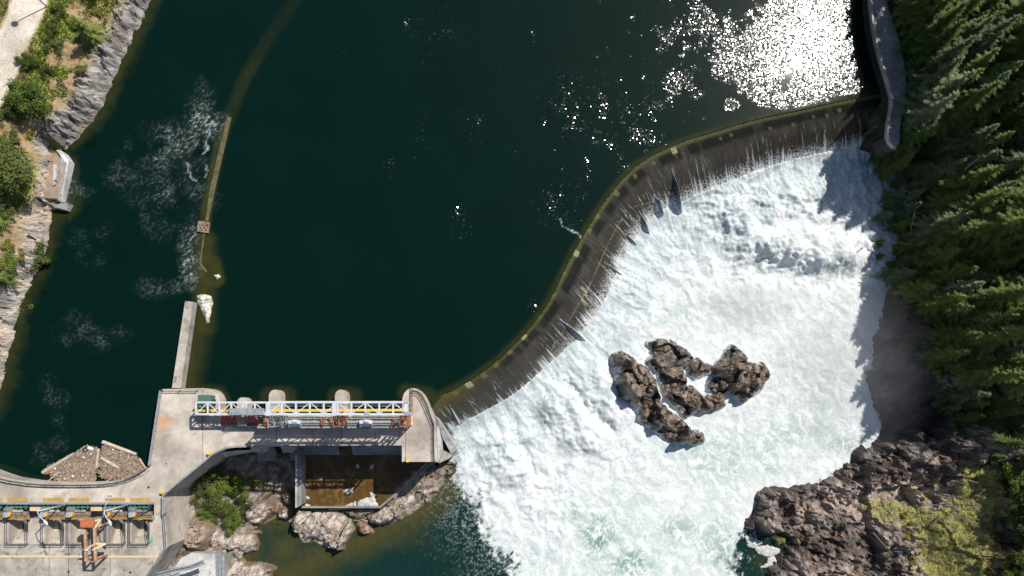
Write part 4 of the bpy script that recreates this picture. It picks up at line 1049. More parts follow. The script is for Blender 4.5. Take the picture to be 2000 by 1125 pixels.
# parapet guards, each run a railing with posts
def railing(name, label, pts, z, mat, h=1.05, step=3.2, posts=True, group=None, w=.10, rails=2, cat='railing'):
    q = np.array([pp(x, y, z) for x, y in pts])
    v0 = Vector(q[0]); o = empty(name, v0, label, cat, group)
    L = np.r_[0, np.cumsum(np.hypot(*np.diff(q[:, :2], axis=0).T))]
    b = MB()
    for r in range(rails):
        for i in range(len(q)-1):
            u = Vector((0, 0, h*(1-r*.5))); b.beam(Vector(q[i])+u, Vector(q[i+1])+u, w, w)
    b.build('rail', mat, o)
    if posts:
        for s in np.arange(0, L[-1]+.01, step):
            p = Vector([np.interp(s, L, q[:, k]) for k in range(3)])
            b = MB(); b.beam(p, p+Vector((0, 0, h)), w, w); b.build('post', mat, o)
    return o
CUR = [(-40, 920), (0, 934.5), (20, 939.5), (60, 945.5), (90, 947.5), (120, 948), (160, 948), (200, 947), (225, 944), (245, 939), (262, 932), (277, 924), (290, 915)]
b = MB()
for i in range(len(CUR)-1): b.beam(pp(*CUR[i], ZD+.12), pp(*CUR[i+1], ZD+.12), .85, .24)
b.build('forebay_kerb', M['conc_old'], dam)
railing('railing', 'thin steel railing round the curved forebay wall above the driftwood', [(x, y-1.5) for x, y in CUR], ZD, M['rail'])
railing('railing', 'railing on the left edge of the plaza, dark water to its left', [(295, 908), (306, 835), (317, 763)], ZD, M['steel'], w=.2)
railing('railing', 'short railing along the top edge of the plaza from the corner to the green shed', [(319, 762), (352, 762), (390, 762)], ZD, M['rail'])
railing('guard_rail', 'blue grey guard rail along the curved inner edge of the plaza above the trees', [(486, 871), (462, 872), (445, 874), (430, 880), (418, 887), (395, 907), (360, 935), (323, 966)], ZD, M['steel'], w=.32, rails=1)
railing('guard_rail', 'short guard rail dropping straight down at the plaza corner by the machinery', [(323, 967), (323, 1004)], ZD, M['steel'], w=.3, rails=1)
railing('guard_rail', 'steel guard rail on the shaded downstream edge of the road deck', [(488, 869.5), (550, 869.5), (552, 869.5)], ZD, M['steel'], w=.25, rails=1)
railing('railing', 'pale railing down the outer edge of the lower deck towards the picture bottom', [(323, 1006), (327, 1067), (289, 1124), (255, 1174)], ZD, M['steel'])
railing('railing', 'dark railing along the river edge of the end block', [(806, 764), (815, 766), (821, 770), (827, 780), (833, 793), (840, 810), (848, 828), (848, 900)], ZD, M['rail'], step=2.6)
for lb_, (x0, x1) in zip(('leftmost screen pit, cut by the frame', 'screen pit left of the street lamp', 'screen pit under the street lamp head', 'screen pit behind the rusty crane frame', 'screen pit right of the rusty crane frame', 'last screen pit beside the teal painted corner'), PITS):
    railing('pit_railing', 'thin railing round three sides of the ' + lb_, [(x0-1, 1016), (x0-1, 1062), (x1+1, 1062), (x1+1, 1016)], ZD, M['rail'], step=3.9, group='railings round the screen pits', w=.085)

# intake hoists: one built, five copied
hoist = thing('intake_hoist', 84, 996, ZD, 'green gate hoist with grey cabinet, its lamp pole rising at the right end', 'hoist', 'gate hoists in the machine slot')
O84 = pp(84, 996, ZD)
b = MB(); b.rect(84, 972.5, 124, 979.2, ZD+.08, ZD+.005); b.build('cover_plate', M['ochre'], hoist)
b = MB(); b.prism([(80, 988), (84, 986), (124, 985.5), (128, 988), (121, 994.5), (101, 995), (96, 998), (80, 998)], ZD-.2, ZD-1.1)
for i in range(5): b.beam(pp(86+i*9, 987, ZD), pp(86+i*9, 995, ZD), .16, .5)
b.beam(pp(82, 990.5, ZD+.2), pp(125, 990.5, ZD+.2), .22, .3)
b.build('gate_frame', M['green'], hoist)
b = MB()
for y in (1001, 1004.2): b.tube(pp(87, y, ZD+1.2), pp(127, y, ZD+1.2), .18)
for i in range(8): b.beam(pp(89+i*5, 999, ZD+1.25), pp(89+i*5, 1011.5, ZD+1.25), .14, .3)
b.build('shaft', M['grating'], hoist)
b = MB(); b.rect(88, 1005.5, 124, 1011.5, ZD+1.0, ZD+.8); b.build('platform', M['rust'], hoist)
b = MB()
for i in range(4): b.tube(pp(98+i*5, 998, ZD+1.4), pp(101.5+i*5, 999.2, ZD+1.4), .26, .2)
b.build('motor', M['conc_old'], hoist)
b = MB(); b.rect(77, 1001, 85.5, 1011, ZD+2.4, ZD-2.9); b.build('cabinet', M['blue_steel'], hoist, bevel=.06)
b = MB(); b.rect(78, 993, 87, 1000, ZD+1.8, ZD-2.9)
for i in range(4): b.beam(pp(78.5, 994.2+i*1.5, ZD+1.9), pp(86.5, 994.2+i*1.5, ZD+1.9), .1, .2)
b.build('winch_housing', M['conc_grey'], hoist, bevel=.06)
b = MB(); b.tube(pp(88, 1004.5, ZD+1.8), pp(92, 1004.5, ZD+1.8), .28, .28); b.beam(pp(89, 1001, ZD+1.9), pp(89, 1009, ZD+1.9), .2, .4)
b.build('gearbox', M['yellow'], hoist)
b = MB()
for yy in (1014, ): b.beam(pp(77, 1012.5, ZD+1.0), pp(129, 1012.5, ZD+1.0), .3, .35)
for x in (85, 91, 124, 128): b.beam(pp(x, 1013, ZD+1.0), pp(x, 1013, ZD-2.8), .14, .14)
b.build('support_beam', M['ochre'], hoist)
def copy_tree(o, parent=None):
    c = o.copy(); COL.objects.link(c)
    if parent is not None: c.parent = parent
    for ch in o.children: copy_tree(ch, c)
    return c
kids = list(hoist.children)
for off, lb_ in ((-121, 'green gate hoist at the left picture edge, only its right end in view'), (-71, 'green gate hoist with grey cabinet, leftmost whole one'), (50, 'green gate hoist with grey cabinet directly above the rusty crane box'),
                 (121, 'green gate hoist under the double headed street lamp'), (170, 'green gate hoist at the right end of the machine slot')):
    c = copy_tree(hoist); v = pp(84+off, 996, ZD); c.location = v; c['label'] = lb_
ta = thing('stair_ramp', 268, 1006, ZD, 'dark open steel stair slanting at the right end of the machine slot', 'stair')
b = MB()
for i in range(9): b.beam(pp(264+i*3.3, 1012-i*1.9, ZD+.6+i*.12), pp(270+i*3.0, 1004.5-i*1.9, ZD+.6+i*.12), .25, .12)
b.build('step', M['dark_steel'], ta)
b = MB(); b.beam(pp(264, 1012, ZD+1.4), pp(293, 994, ZD+2.2), .12); b.beam(pp(269, 1004, ZD+1.4), pp(295, 988, ZD+2.2), .12); b.build('handrail', M['dark_steel'], ta)
def tan_boxes(lst, label):
    t = thing('cover_slab', lst[0][0], lst[0][1], ZD-2.9, label, 'slab', 'timber covered gaps between hoists')
    b = MB()
    for (x0, y0, x1, y1) in lst: b.rect(x0, y0, x1, y1, ZD-.35, ZD-2.9)
    b.build('deck_boards', M['cream'], t)
tan_boxes([(58, 985.5, 79, 998)], 'pale timber cover between two hoists, nearest the left edge')
tan_boxes([(177, 985.5, 199, 998)], 'pale timber cover between hoists right above the crane box')

# rusty crane frame over the screen pits
cf = thing('crane_frame', 168, 1062, ZD, 'rust streaked trolley frame with an orange red box standing over the screen pits', 'crane')
H = ZD+4.0
b = MB(); b.rect(155.5, 1016.5, 181, 1031, H+.9, H-.5); b.build('counterweight_box', M['rust_box'], cf, bevel=.08)
for (x0, y0, x1, y1) in ((166.5, 1031, 168.5, 1096), (184.5, 1018, 187, 1097)):
    b = MB(); b.beam(pp(x0, y0, H), pp(x1, y1, H), .34, .5); b.build('girder', M['rust_pale'], cf)
b = MB()
for (x0, y0, x1, y1, z0, z1) in ((172, 1070, 188, 1061.5, 0, .3), (181, 1074, 207, 1062, .3, 0), (188, 1062, 207, 1062, 0, 0), (184, 1018, 196, 1014, 0, 0), (186, 1031, 197, 1015.5, .1, 0)):
    b.beam(pp(x0, y0, H+z0), pp(x1, y1, H+z1), .32, .3)
b.build('brace', M['cream'], cf)
b = MB()
b.beam(pp(157, 1073, H), pp(176, 1074, H), .2); b.beam(pp(168.5, 1096, H), pp(187, 1097, H), .2)
b.build('cross_bar', M['rust'], cf)
for (x, y) in ((167, 1034), (168.5, 1094), (185, 1034), (187, 1094)):
    b = MB(); v = pp(x, y, H); b.beam(v, Vector((v.x, v.y, ZD)), .3); b.build('leg', M['rust'], cf)
b = MB(); b.rect(165.5, 1072, 171, 1076.5, H+.5, H); b.build('sheave_block', M['white_steel'], cf)

def lamp(bx_, by_, heads, label, top=8.5):
    base = pp(bx_, by_, ZD)
    o = empty('street_lamp', base, label, 'street lamp', 'lamps beside the machine slot')
    b = MB(); tp_ = Vector((base.x, base.y, ZD+top)); b.tube(base, tp_, .14, .10); b.build('pole', M['white_steel'], o, smooth=True)
    b = MB(); b.tube(base, base+Vector((0, 0, .5)), .25, .22); b.build('pole_base', M['steel'], o)
    for hx, hy in heads:
        e = pp(hx, hy, ZD+top+.5); md = (tp_+e)/2 + Vector((0, 0, .35))
        b = MB(); b.tube(tp_, md, .07); b.tube(md, e, .07); b.build('arm', M['white_steel'], o)
        b = MB(); dr = (e-tp_).normalized()
        b.tube(e-dr*.3, e+dr*.35, .12, .30, 10); b.tube(e+dr*.35, e+dr*.95, .30, .10, 10); b.build('lamp_head', M['white_steel'], o, smooth=True)
    return o
lamp(128, 985.5, [(87, 1018)], 'single headed street lamp leaning out over the second screen pit')
lamp(250, 985.5, [(213, 973), (213, 1018)], 'double headed street lamp between the fourth and fifth yellow plates')

# gate hoist bridge: white trusses, yellow beam, red gates
def truss(root, x0, x1, y0, y1, z, n, dz=1.9, w=.36):
    b = MB()
    for y in (y0, y1): b.beam(pp(x0, y, z), pp(x1, y, z), w, w)
    for y in (y0, y1):
        for zz in (z-dz,):
            a = pp(x0, y, z); c = pp(x1, y, z); b.beam((a.x, a.y, zz), (c.x, c.y, zz), w*.8)
    b.build('chord', M['white_steel'], root)
    for i in range(n+1):
        b = MB()
        x = x0+(x1-x0)*i/n
        a = pp(x, y0, z); c = pp(x, y1, z)
        b.beam(a, c, .30, .30)
        for v in (a, c): b.beam(v, (v.x, v.y, z-dz), .2)
        b.build('cross_member', M['white_steel'], root)
    b = MB()
    for i in range(n):
        xa = x0+(x1-x0)*i/n; xb = x0+(x1-x0)*(i+1)/n
        if i % 2: b.beam(pp(xa, y0, z), pp(xb, y1, z), .15)
        else: b.beam(pp(xb, y0, z), pp(xa, y1, z), .15)
        if i % 2 == 0: pass
        for y in (y0, y1):
            a = pp(xa if i % 2 else xb, y, z); c = pp(xb if i % 2 else xa, y, z); b.beam(a, (c.x, c.y, z-dz), .12)
    b.build('diagonal', M['white_steel'], root)
ZT = 16.2; ZL = 8.1
tl = thing('gantry', 383, 800, ZD, 'low white steel truss bridge over the green shed and red gates', 'gantry')
truss(tl, 383, 521, 786, 809, ZL, 6)
for x, y in ((383, 786), (383, 809), (452, 809), (518, 809)):
    v = pp(x, y, ZL-1.9); b = MB(); b.beam(v, (v.x, v.y, ZD if x < 400 else -6), .26); b.build('leg', M['steel'], tl)
b = MB(); b.rect(447, 797.5, 516, 810.5, ZL+.7, ZL+.55)
for i in range(14): b.beam(pp(449+i*5, 797.5, ZL+.74), pp(449+i*5, 810.5, ZL+.74), .10, .08)
b.build('sheet_roof', M['steel'], tl)
tr = thing('gantry', 660, 800, ZD, 'long tall white steel truss bridge on three lattice towers above the spill gates', 'gantry')
truss(tr, 524, 795, 785.5, 809, ZT, 10, w=.38)
for x in (524, 653, 793):
    b = MB(); b.beam(pp(x, 786, ZT+.05), pp(x, 812, ZT+.05), .7, .4); b.build('end_beam', M['white_steel'], tr)
b = MB(); b.rect(789, 784, 800, 789, ZT+.3, ZT-.3); b.build('bearing', M['steel'], tr)
for r4 in ((790, 804, 805, 811), (712, 804, 722, 812)):
    b = MB(); b.rect(*r4, ZT+.35, ZT-.35); b.build('bearing', M['steel'], tr)
for k, x in enumerate((529, 656, 786)):
    b = MB()
    cs = [pp(x-5, 812, ZT-1), pp(x+6, 812, ZT-1), pp(x+6, 833, ZT-1), pp(x-5, 833, ZT-1)]
    zb = ZD-.3
    for v in cs: b.beam(v, (v.x, v.y, zb), .22)
    for j in range(6):
        z0 = zb+(ZT-1-zb)*j/6; z1 = zb+(ZT-1-zb)*(j+1)/6
        for a in range(4):
            c0 = cs[a]; c1 = cs[(a+1) % 4]
            if (j+a) % 2: c0, c1 = c1, c0
            b.beam((c0.x, c0.y, z0), (c1.x, c1.y, z1), .12)
            b.beam((c0.x, c0.y, z1), (c1.x, c1.y, z1), .12)
    b.build('lattice_tower', M['rust'] if k else M['steel'], tr)
b = MB()
for x in (562, 587, 616, 720, 740): b.beam(pp(x, 788, ZT-1.9), pp(x, 788, ZT-3), .1)
b.beam(pp(530, 790.5, ZT-2.6), pp(792, 790.5, ZT-2.6), .1); b.beam(pp(530, 793, ZT-2.6), pp(792, 793, ZT-2.6), .08)
b.build('handrail', M['white_steel'], tr)
yb = thing('crane_beam', 388, 802, ZD, 'long bright yellow crane beam running under the white trusses', 'beam')
b = MB(); b.beam(pp(387, 802, 6.4), pp(790, 801, 6.4), .46, .55); b.build('beam', M['yellow'], yb)
b = MB()
for x in (390, 470, 537, 666, 789):
    v = pp(x, 802, 6.2); b.beam(v, (v.x, v.y, ZD-.6), .25)
b.build('stanchion', M['steel'], yb)
sh_ = thing('switchgear_shed', 400, 786, ZD, 'grey green sheet metal shed under the left end of the truss', 'shed')
b = MB(); b.rect(387, 772, 412, 798, ZD+2.3, ZD); b.build('body', M['shed'], sh_)
b = MB(); b.rect(386.3, 771.3, 412.7, 798.7, ZD+2.55, ZD+2.305); b.build('roof', M['shed'], sh_)
b = MB(); b.rect(412.1, 780, 415.5, 792, ZD+1.6, ZD); b.build('door_step', M['black'], sh_)
for x0, x1, lb_, zz in ((415, 467, 'leftmost red gate panel beneath the low truss', 3.0), (476, 500, 'short red gate panel right of the leftmost', 3.0), (551, 652, 'long red gate panel under the middle of the tall truss', 2.6), (681, 778, 'long red gate panel nearest the end block', 2.6)):
    t = thing('spill_gate', x0, 826, -1, lb_, 'gate', 'red spill gates')
    b = MB(); b.rect(x0, 811, x1, 826, zz, zz-.5)
    b.build('panel', M['red'], t)
    b = MB()
    for i in range(max(2, int((x1-x0)/9))): b.beam(pp(x0+4+i*9, 811.5, zz+.1), pp(x0+4+i*9, 825.5, zz+.1), .12, .2)
    b.beam(pp(x0, 811.5, zz+.15), pp(x1, 811.5, zz+.15), .25, .3); b.build('rib', M['rust'], t)
    b = MB(); b.rect(x0+1, 822, x1-1, 826, zz-.51, -6); b.build('skin_plate', M['dark_steel'], t)
wk = thing('hoist_walkway', 500, 836, ZD, 'brown hoist walkway with pipes and motors between truss and road deck', 'walkway')
b = MB(); b.rect(503, 812.5, 795, 834.5, 5.6, 5.45)
b.build('grating', M['grating'], wk)
b = MB()
for y in (812.5, 834.5): b.beam(pp(503, y, 5.8), pp(795, y, 5.8), .3, .4)
for x in range(506, 795, 12): b.beam(pp(x, 812.5, 5.75), pp(x, 834.5, 5.75), .12, .2)
b.build('frame', M['conc_old'], wk)
b = MB(); b.tube(pp(528, 824.5, 6.3), pp(792, 824.5, 6.3), .3, n=10); b.tube(pp(508, 829.5, 6.1), pp(790, 829.5, 6.1), .12); b.tube(pp(508, 817, 6.1), pp(790, 817, 6.1), .1); b.build('drive_shaft', M['steel'], wk)
for x in (575, 715):
    b = MB(); b.tube(pp(x-9, 827, 6.8), pp(x+12, 827, 6.8), .62, n=12); b.rect(x-13, 821, x-9, 834, 7.4, 5.7); b.tube(pp(x-4, 823, 7.4), pp(x+6, 823, 7.4), .35, n=8); b.build('motor', M['white_steel'], wk)
for x in (520, 630, 648, 770):
    b = MB()
    for k in range(5):
        a = random.uniform(-6, 6); c = random.uniform(-6, 6)
        b.beam(pp(x+a, 814+random.random()*4, 6.6+random.random()), pp(x+c, 826+random.random()*7, 6+random.random()), .18)
    b.rect(x-4, 818, x+3, 825, 6.9, 5.7)
    b.build('winch', M['rust'], wk)
for x in (506, 600, 700, 792):
    v = pp(x, 834, 5.4); b = MB(); b.beam(v, (v.x, v.y, ZD-.3), .25); b.build('leg', M['steel'], wk)
b = MB(); b.rect(789, 820, 794, 829, 7.6, 5.7); b.build('control_box', M['foamboard'], wk)
kk = thing('service_platform', 470, 838, ZD, 'narrow grey ledge walkway hung beside the red gates at the plaza end', 'walkway')
b = MB(); b.beam(pp(420, 832.5, ZD+.3), pp(500, 832.5, ZD+.3), .2); b.beam(pp(420, 835, ZD+.2), pp(500, 835, ZD+.2), .1); b.build('frame', M['steel'], kk)
for i, x in enumerate((437, 442)):
    b = MB(); b.beam(pp(x+7, 834, ZD+1.5), pp(x, 846, ZD+.1), .12); b.build('stair_stringer', M['steel'], kk)
b = MB(); b.rect(431, 809, 502, 836, ZD-1.2, -8); b.build('ledge', M['conc'], kk)

# ------------------------------------------------------------------ pool, divider and low walls below the road
dv = thing('divider_wall', 583, 990, ZR, 'tall grey concrete divider wall between bushes and brown pool', 'wall')
b = MB(); b.prism([(577, 886), (588, 880), (589, 986), (577, 993)], -5.2, ZR-.5); b.build('wall', M['conc_grey'], dv)
b = MB(); b.beam(pp(578.5, 888, -5.1), pp(578.5, 991, -5.1), .3, .3); b.build('coping', M['conc_white'], dv)
pw = thing('pool_wall', 740, 990, ZR, 'thin concrete wall holding the brown pool, straight then slanting up right', 'wall')
b = MB()
ln = [(589.5, 990.5), (742, 990.5), (800, 942), (852, 899)]
for i in range(3):
    a = pp(*ln[i], -8.6); c = pp(*ln[i+1], -8.6); b.beam((a.x, a.y, -9.8), (c.x, c.y, -9.8), .35, 2.6)
b.build('wall', M['conc_grey'], pw)
b = MB(); a = pp(790, 948, -7.4); c = pp(840, 897, -7.0); b.tube(a, c, .09); b.build('pipe', M['steel'], pw)
x = np.arange(pp(570, 900, ZP).x, pp(880, 900, ZP).x, .3); y = np.arange(pp(600, 996, ZP).y, pp(600, 862, ZP).y, .3)
X, Y = np.meshgrid(x, y)
POOL = P([(588, 870), (589, 990), (742, 990), (853, 898), (853, 870)], ZP)
d = sd(X, Y, POOL)
n1 = fbm(X*.2, Y*.2, 5, 601); n2 = fbm(X*.9, Y*.9, 5, 602)
PX, PY = to_px(X, Y, ZP)
cp = cmix(C3(.085, .048, .014)+0*X[..., None], C3(.15, .088, .03), sstep(-.1, .3, n1+.5*n2))
pd = blob(PX, PY, [(655, 960, 45, 25, 1)])*sstep(0, .25, n2)
cp = cmix(cp, C3(.23, .14, .055), pd*.6)
fo_ = sstep(1.0, .3, pline(X, Y, P([(838, 905), (790, 950), (772, 968)], ZP))[0]+1.2*n2)*.45
cp = cmix(cp, C3(.5, .47, .42), fo_)
pool_o = grid_mesh('pool_water', X, Y, np.full_like(X, ZP)+.01*n2, M['lake'], keep=d > -.25, col=cp, attrs={'foam': fo_, 'rip': 0*fo_, 'wet': 0*fo_}, smooth=True)
tag(pool_o, kind='structure')
GP = 'foam scum drifting on the brown pool'
zq = lambda l: ZM(l, 560, 860, 4.245)
foam_patch('foam_scum', 'largest ragged sheet of pale scum in the bottom right corner of the brown pool', zq([(585, 545), (600, 500), (650, 480), (700, 470), (690, 430), (755, 450), (725, 475), (745, 510), (762, 545)]), ZP, group=GP)
foam_patch('foam_scum', 'squarish pale scum patch near the middle of the brown pool', zq([(470, 410), (510, 400), (552, 393), (550, 435), (520, 445), (470, 435)]), ZP, group=GP)
foam_patch('foam_scum', 'flat scum strip along the bottom wall of the brown pool', zq([(490, 545), (520, 525), (570, 505), (575, 545)]), ZP, group=GP)
foam_patch('foam_scum', 'small scum patch in the bottom left corner of the brown pool', zq([(150, 545), (165, 525), (195, 535), (195, 546)]), ZP, group=GP)
foam_patch('foam_scum', 'tiny scum fleck against the divider wall side of the pool', zq([(158, 465), (175, 458), (186, 470), (175, 485), (160, 480)]), ZP, group=GP)
foam_patch('foam_scum', 'tiny scum fleck at the sunlit upper edge of the pool, left one', zq([(272, 312), (290, 305), (298, 316), (282, 324)]), ZP, group=GP)
foam_patch('foam_scum', 'shaded scum fleck in the dark part of the pool, left one', zq([(572, 195), (598, 192), (598, 230), (574, 230)]), ZP, group=GP)
foam_patch('foam_scum', 'shaded scum fleck in the dark part of the pool, right one', zq([(692, 212), (720, 205), (720, 240), (694, 240)]), ZP, group=GP)

# ------------------------------------------------------------------ approach wall, drowned wall, landing
aw = thing('approach_wall', 348, 757, -3, 'long weathered concrete wall running up from the plaza into the reservoir', 'wall')
b = MB(); b.prism([(361.5, 588), (377, 589.5), (353, 757.5), (335.5, 757.5)], 2.2, -6); b.build('wall', M['conc_old'], aw)
b = MB(); b.slab([(377.1, 589.5, 2.15), (384.5, 592, -.3), (361, 757.5, -.3), (353.1, 757.5, 2.15)], 4); b.build('batter', M['conc_white'], aw)
dwl = thing('drowned_wall', 420, 330, -3, 'narrow algae covered wall just breaking the surface of the reservoir', 'wall')
b = MB(); b.prism([(444, 228), (452, 229), (436, 300), (420, 370), (407, 431), (401, 431), (410, 370), (426, 300)], .05, -4); b.build('wall', M['wet_conc'], dwl)
b = MB(); b.prism([(397, 456), (400, 456), (393, 514), (405, 530), (402, 533), (389, 515)], .06, -4); b.build('wall', M['wet_conc'], dwl)
b = MB(); b.prism([(387, 431), (409, 434), (407, 455), (384, 452)], .35, -4)
for k in range(7): b.prism([(388+k*2.6, 433+k % 3*5), (391+k*2.6, 433+k % 3*5), (391+k*2.6, 438+k % 3*5), (388+k*2.6, 439+k % 3*5)], .45+.05*k, .2)
b.build('gate_block', M['grating'], dwl)
ld = thing('landing', 100, 340, -1, 'ruined concrete landing with rusty floor and white outer wall at the left shore', 'landing')
b = MB(); b.prism([(76, 386), (76, 310), (104, 298), (118, 300), (127, 318), (113, 388)], 2.35, -2); b.build('floor', M['rusty_floor'], ld)
b = MB(); b.slab([(110, 293, 2.9), (118, 293, 2.9), (135, 314, 2.0), (120, 391, 1.6), (112.5, 391, 2.7), (126, 316, 2.9)], 4); b.build('outer_wall', M['conc_white'], ld)
b = MB(); b.prism([(104, 322), (110, 320), (108, 360), (103, 362)], 2.7, 2.2); b.prism([(107, 340), (112, 342), (108, 352), (105, 350)], 3.1, 2.2); b.build('rubble', M['conc_white'], ld)
bl = MB(); bl.slab([(98, 396, 2.0), (112, 399, 1.8), (124, 394, 2.2), (133, 396, 2.0), (131, 411, 1.0), (118, 407, 1.3), (106, 405, 1.4)], 2.2)
tag(bl.build('concrete_block', M['conc_white']), 'tilted white concrete block at the lower end of the landing', 'block')
# retaining wall along the forest side of the reservoir
rw = thing('retaining_wall', 1745, 150, -2, 'curved grey concrete training wall and path between reservoir and forest', 'wall')
WL = [(1696, -200), (1698, 0), (1702, 40), (1710, 85), (1722, 130), (1733, 165), (1740, 190), (1738, 215), (1733, 240), (1731, 262), (1735, 278), (1744, 288)]
WRr = [(1751, 290), (1756, 280), (1757, 255), (1762, 225), (1768, 195), (1770, 165), (1766, 120), (1757, 80), (1744, 40), (1730, 0), (1724, -60), (1722, -200)]
b = MB(); b.prism(WL+WRr, ZD+.1, ZD-.7); b.build('path_slab', M['conc_grey'], rw)
b = MB(); b.prism(WL[:9]+[(1731, 256), (1756, 262)]+WRr[2:], ZD-.71, -13); b.build('wall', M['wet_shaded_wall'], rw)
b = MB(); b.prism([(1733, 262), (1736, 278), (1744, 288), (1751, 290), (1756, 280), (1756, 263)], ZD-.71, -3); b.build('wall_end', M['wet_shaded_wall'], rw)
b = MB()
for i in range(len(WL)-1): b.beam(pp(WL[i][0]+1.5, WL[i][1], ZD+.45), pp(WL[i+1][0]+1.5, WL[i+1][1], ZD+.45), .4, .7)
b.build('parapet', M['conc_old'], rw)
# stair tower and walkway at the bottom
sw = thing('stair_walkway', 340, 1110, -4, 'galvanised steel walkway and stairs below the lower deck corner', 'walkway')
for k, pl in enumerate(([(300, 1124), (345, 1112)], [(303, 1138), (350, 1122)], [(345, 1112), (372, 1108)], [(372, 1108), (398, 1098)])):
    b = MB(); b.beam(pp(*pl[0], -2), pp(*pl[1], -2), .9 if k == 3 else .7, .12); b.build('deck_panel', M['steel'], sw)
b = MB()
for pl in ([(300, 1121), (344, 1109), (372, 1104), (396, 1094)], [(304, 1130), (348, 1116), (374, 1112), (399, 1102)]):
    for i in range(3): b.beam(pp(*pl[i], -1), pp(*pl[i+1], -1), .12)
b.build('handrail', M['steel'], sw)
hb = thing('outlet_block', 390, 1105, ZR, 'pale concrete outlet block with steel guides at the bottom edge', 'concrete block')
b = MB(); b.prism([(352, 1092), (372, 1080), (418, 1082), (424, 1180), (330, 1180), (334, 1120)], -6, ZR-1); b.build('body', M['conc_white'], hb)
b = MB(); b.prism([(419, 1080), (438, 1084), (440, 1180), (426, 1180)], -6.8, ZR-1)
for x in (421, 427, 433): b.beam(pp(x, 1082, -6.6), pp(x+3, 1178, -6.6), .2, .3)
b.build('guide_frame', M['steel'], hb)

# ------------------------------------------------------------------ driftwood caught in the forebay
rd_ = random.Random(5)
DL = ZM([(470, 552), (560, 480), (680, 405), (808, 345), (930, 268), (1035, 300), (1090, 340), (1100, 430), (1050, 520), (1060, 655), (690, 660), (610, 600), (560, 565)], 0, 825, 5.626)
DR = ZM([(1130, 240), (1300, 300), (1490, 355), (1530, 420), (1600, 515), (1450, 590), (1300, 632), (1130, 605), (1085, 570), (1135, 515), (1110, 430), (1110, 360), (1160, 300)], 0, 825, 5.626)
def raft(outline, n, ang0, label, seed):
    O = P(outline, .1); mb = MB(); c = O.mean(0)
    r = random.Random(seed)
    x = np.arange(O[:, 0].min(), O[:, 0].max(), .3); y = np.arange(O[:, 1].min(), O[:, 1].max(), .3)
    X, Y = np.meshgrid(x, y); d = sd(X, Y, O) + .6*fbm(X*.8, Y*.8, 4, seed)
    Z = .08 + .16*fbm(X*2, Y*2, 3, seed) + .1
    grid_o = grid_mesh('drift_mat', X, Y, Z, M['grating'], keep=d > .15)
    k = 0
    while k < n:
        x = r.uniform(O[:, 0].min(), O[:, 0].max()); y = r.uniform(O[:, 1].min(), O[:, 1].max())
        dd = float(sd(np.array([x]), np.array([y]), O)[0])
        if dd < .15: continue
        k += 1
        L = min(r.choice((1.0, 1.6, 2.6, 4.0, 5.0)), .8+dd*2.6); a = ang0(x-c[0], y-c[1]) + r.gauss(0, .33)
        ww = r.uniform(.05, .13); z = .2+r.random()*.25
        mb.beam((x-math.cos(a)*L/2, y-math.sin(a)*L/2, z), (x+math.cos(a)*L/2, y+math.sin(a)*L/2, z+r.uniform(-.1, .12)), ww, ww)
    o = mb.build('floating_driftwood', M['wood'])
    grid_o.parent = o; grid_o.name = 'debris_mat'
    return tag(o, label, 'driftwood', 'driftwood rafts in the forebay', 'stuff')
raft(DL, 950, lambda x, y: .9 if x > 1.5 else .5+x*.1, 'left raft of tangled brown sticks and litter against the curved forebay wall', 31)
raft(DR, 800, lambda x, y: -.55, 'right raft of combed brown sticks against the curved forebay wall', 32)
zo = lambda x, y: (x/5.626, 825+y/5.626)
GL_ = 'logs floating in the driftwood'
for (a, c_, r, lb_, mt) in (((468, 552), (808, 345), .34, 'pale squared log along the upper left edge of the left driftwood raft', 'wood_pale'),
        ((1128, 215), (1498, 352), .36, 'long bleached log along the top of the right driftwood raft', 'wood_pale'),
        ((1082, 290), (1060, 492), .26, 'upright pale log at the seam between the two driftwood rafts', 'wood_pale'),
        ((1112, 390), (1305, 505), .34, 'grey lavender log lying across the right driftwood raft', 'wood_pale'),
        ((1115, 435), (945, 655), .22, 'thin brown log slanting down left to the wall', 'wood'),
        ((1080, 430), (905, 640), .17, 'thinner brown pole just left of the slanting brown log', 'wood'),
        ((1100, 368), (1395, 325), .2, 'tan log crossing the upper right driftwood raft below the long bleached one', 'wood'),
        ((1165, 345), (1350, 318), .15, 'slim tan pole just above the crossing tan log', 'wood'),
        ((1530, 398), (1605, 515), .2, 'short log at the right tip of the driftwood', 'wood_pale'),
        ((930, 265), (815, 350), .2, 'dark wet log on the peak of the left raft', 'wood'),
        ((1415, 345), (1410, 400), .14, 'stubby upright stick near the dark gap in the right raft', 'wood_pale'),
        ((650, 545), (535, 640), .12, 'pale stick reaching from the left raft down to the wall', 'wood_pale'),
        ((1225, 610), (1160, 655), .1, 'small pale stick below the right raft at the wall', 'wood_pale')):
    b = MB(); p0 = pp(*zo(*a), .4); p1 = pp(*zo(*c_), .45); b.tube(p0, p1, r, r*.85, 9)
    tag(b.build('log', M[mt], smooth=False), lb_, 'log', GL_)
b = MB(); v = pp(*zo(995, 285), .45); b.box(v, (1.15, .5, .3), -.35)
tag(b.build('foam_block', M['foamboard'], bevel=.06), 'white foam slab at the top of the left driftwood raft', 'foam block')
b = MB(); v = pp(*zo(940, 300), .4)
for i in range(10):
    a = i*.628; b.tube(v+Vector((math.cos(a)*.42, math.sin(a)*.42, 0)), v+Vector((math.cos(a+.628)*.42, math.sin(a+.628)*.42, 0)), .16, n=7)
tag(b.build('tyre', M['black'], smooth=True), 'black car tyre at the peak of the left driftwood raft', 'tyre')
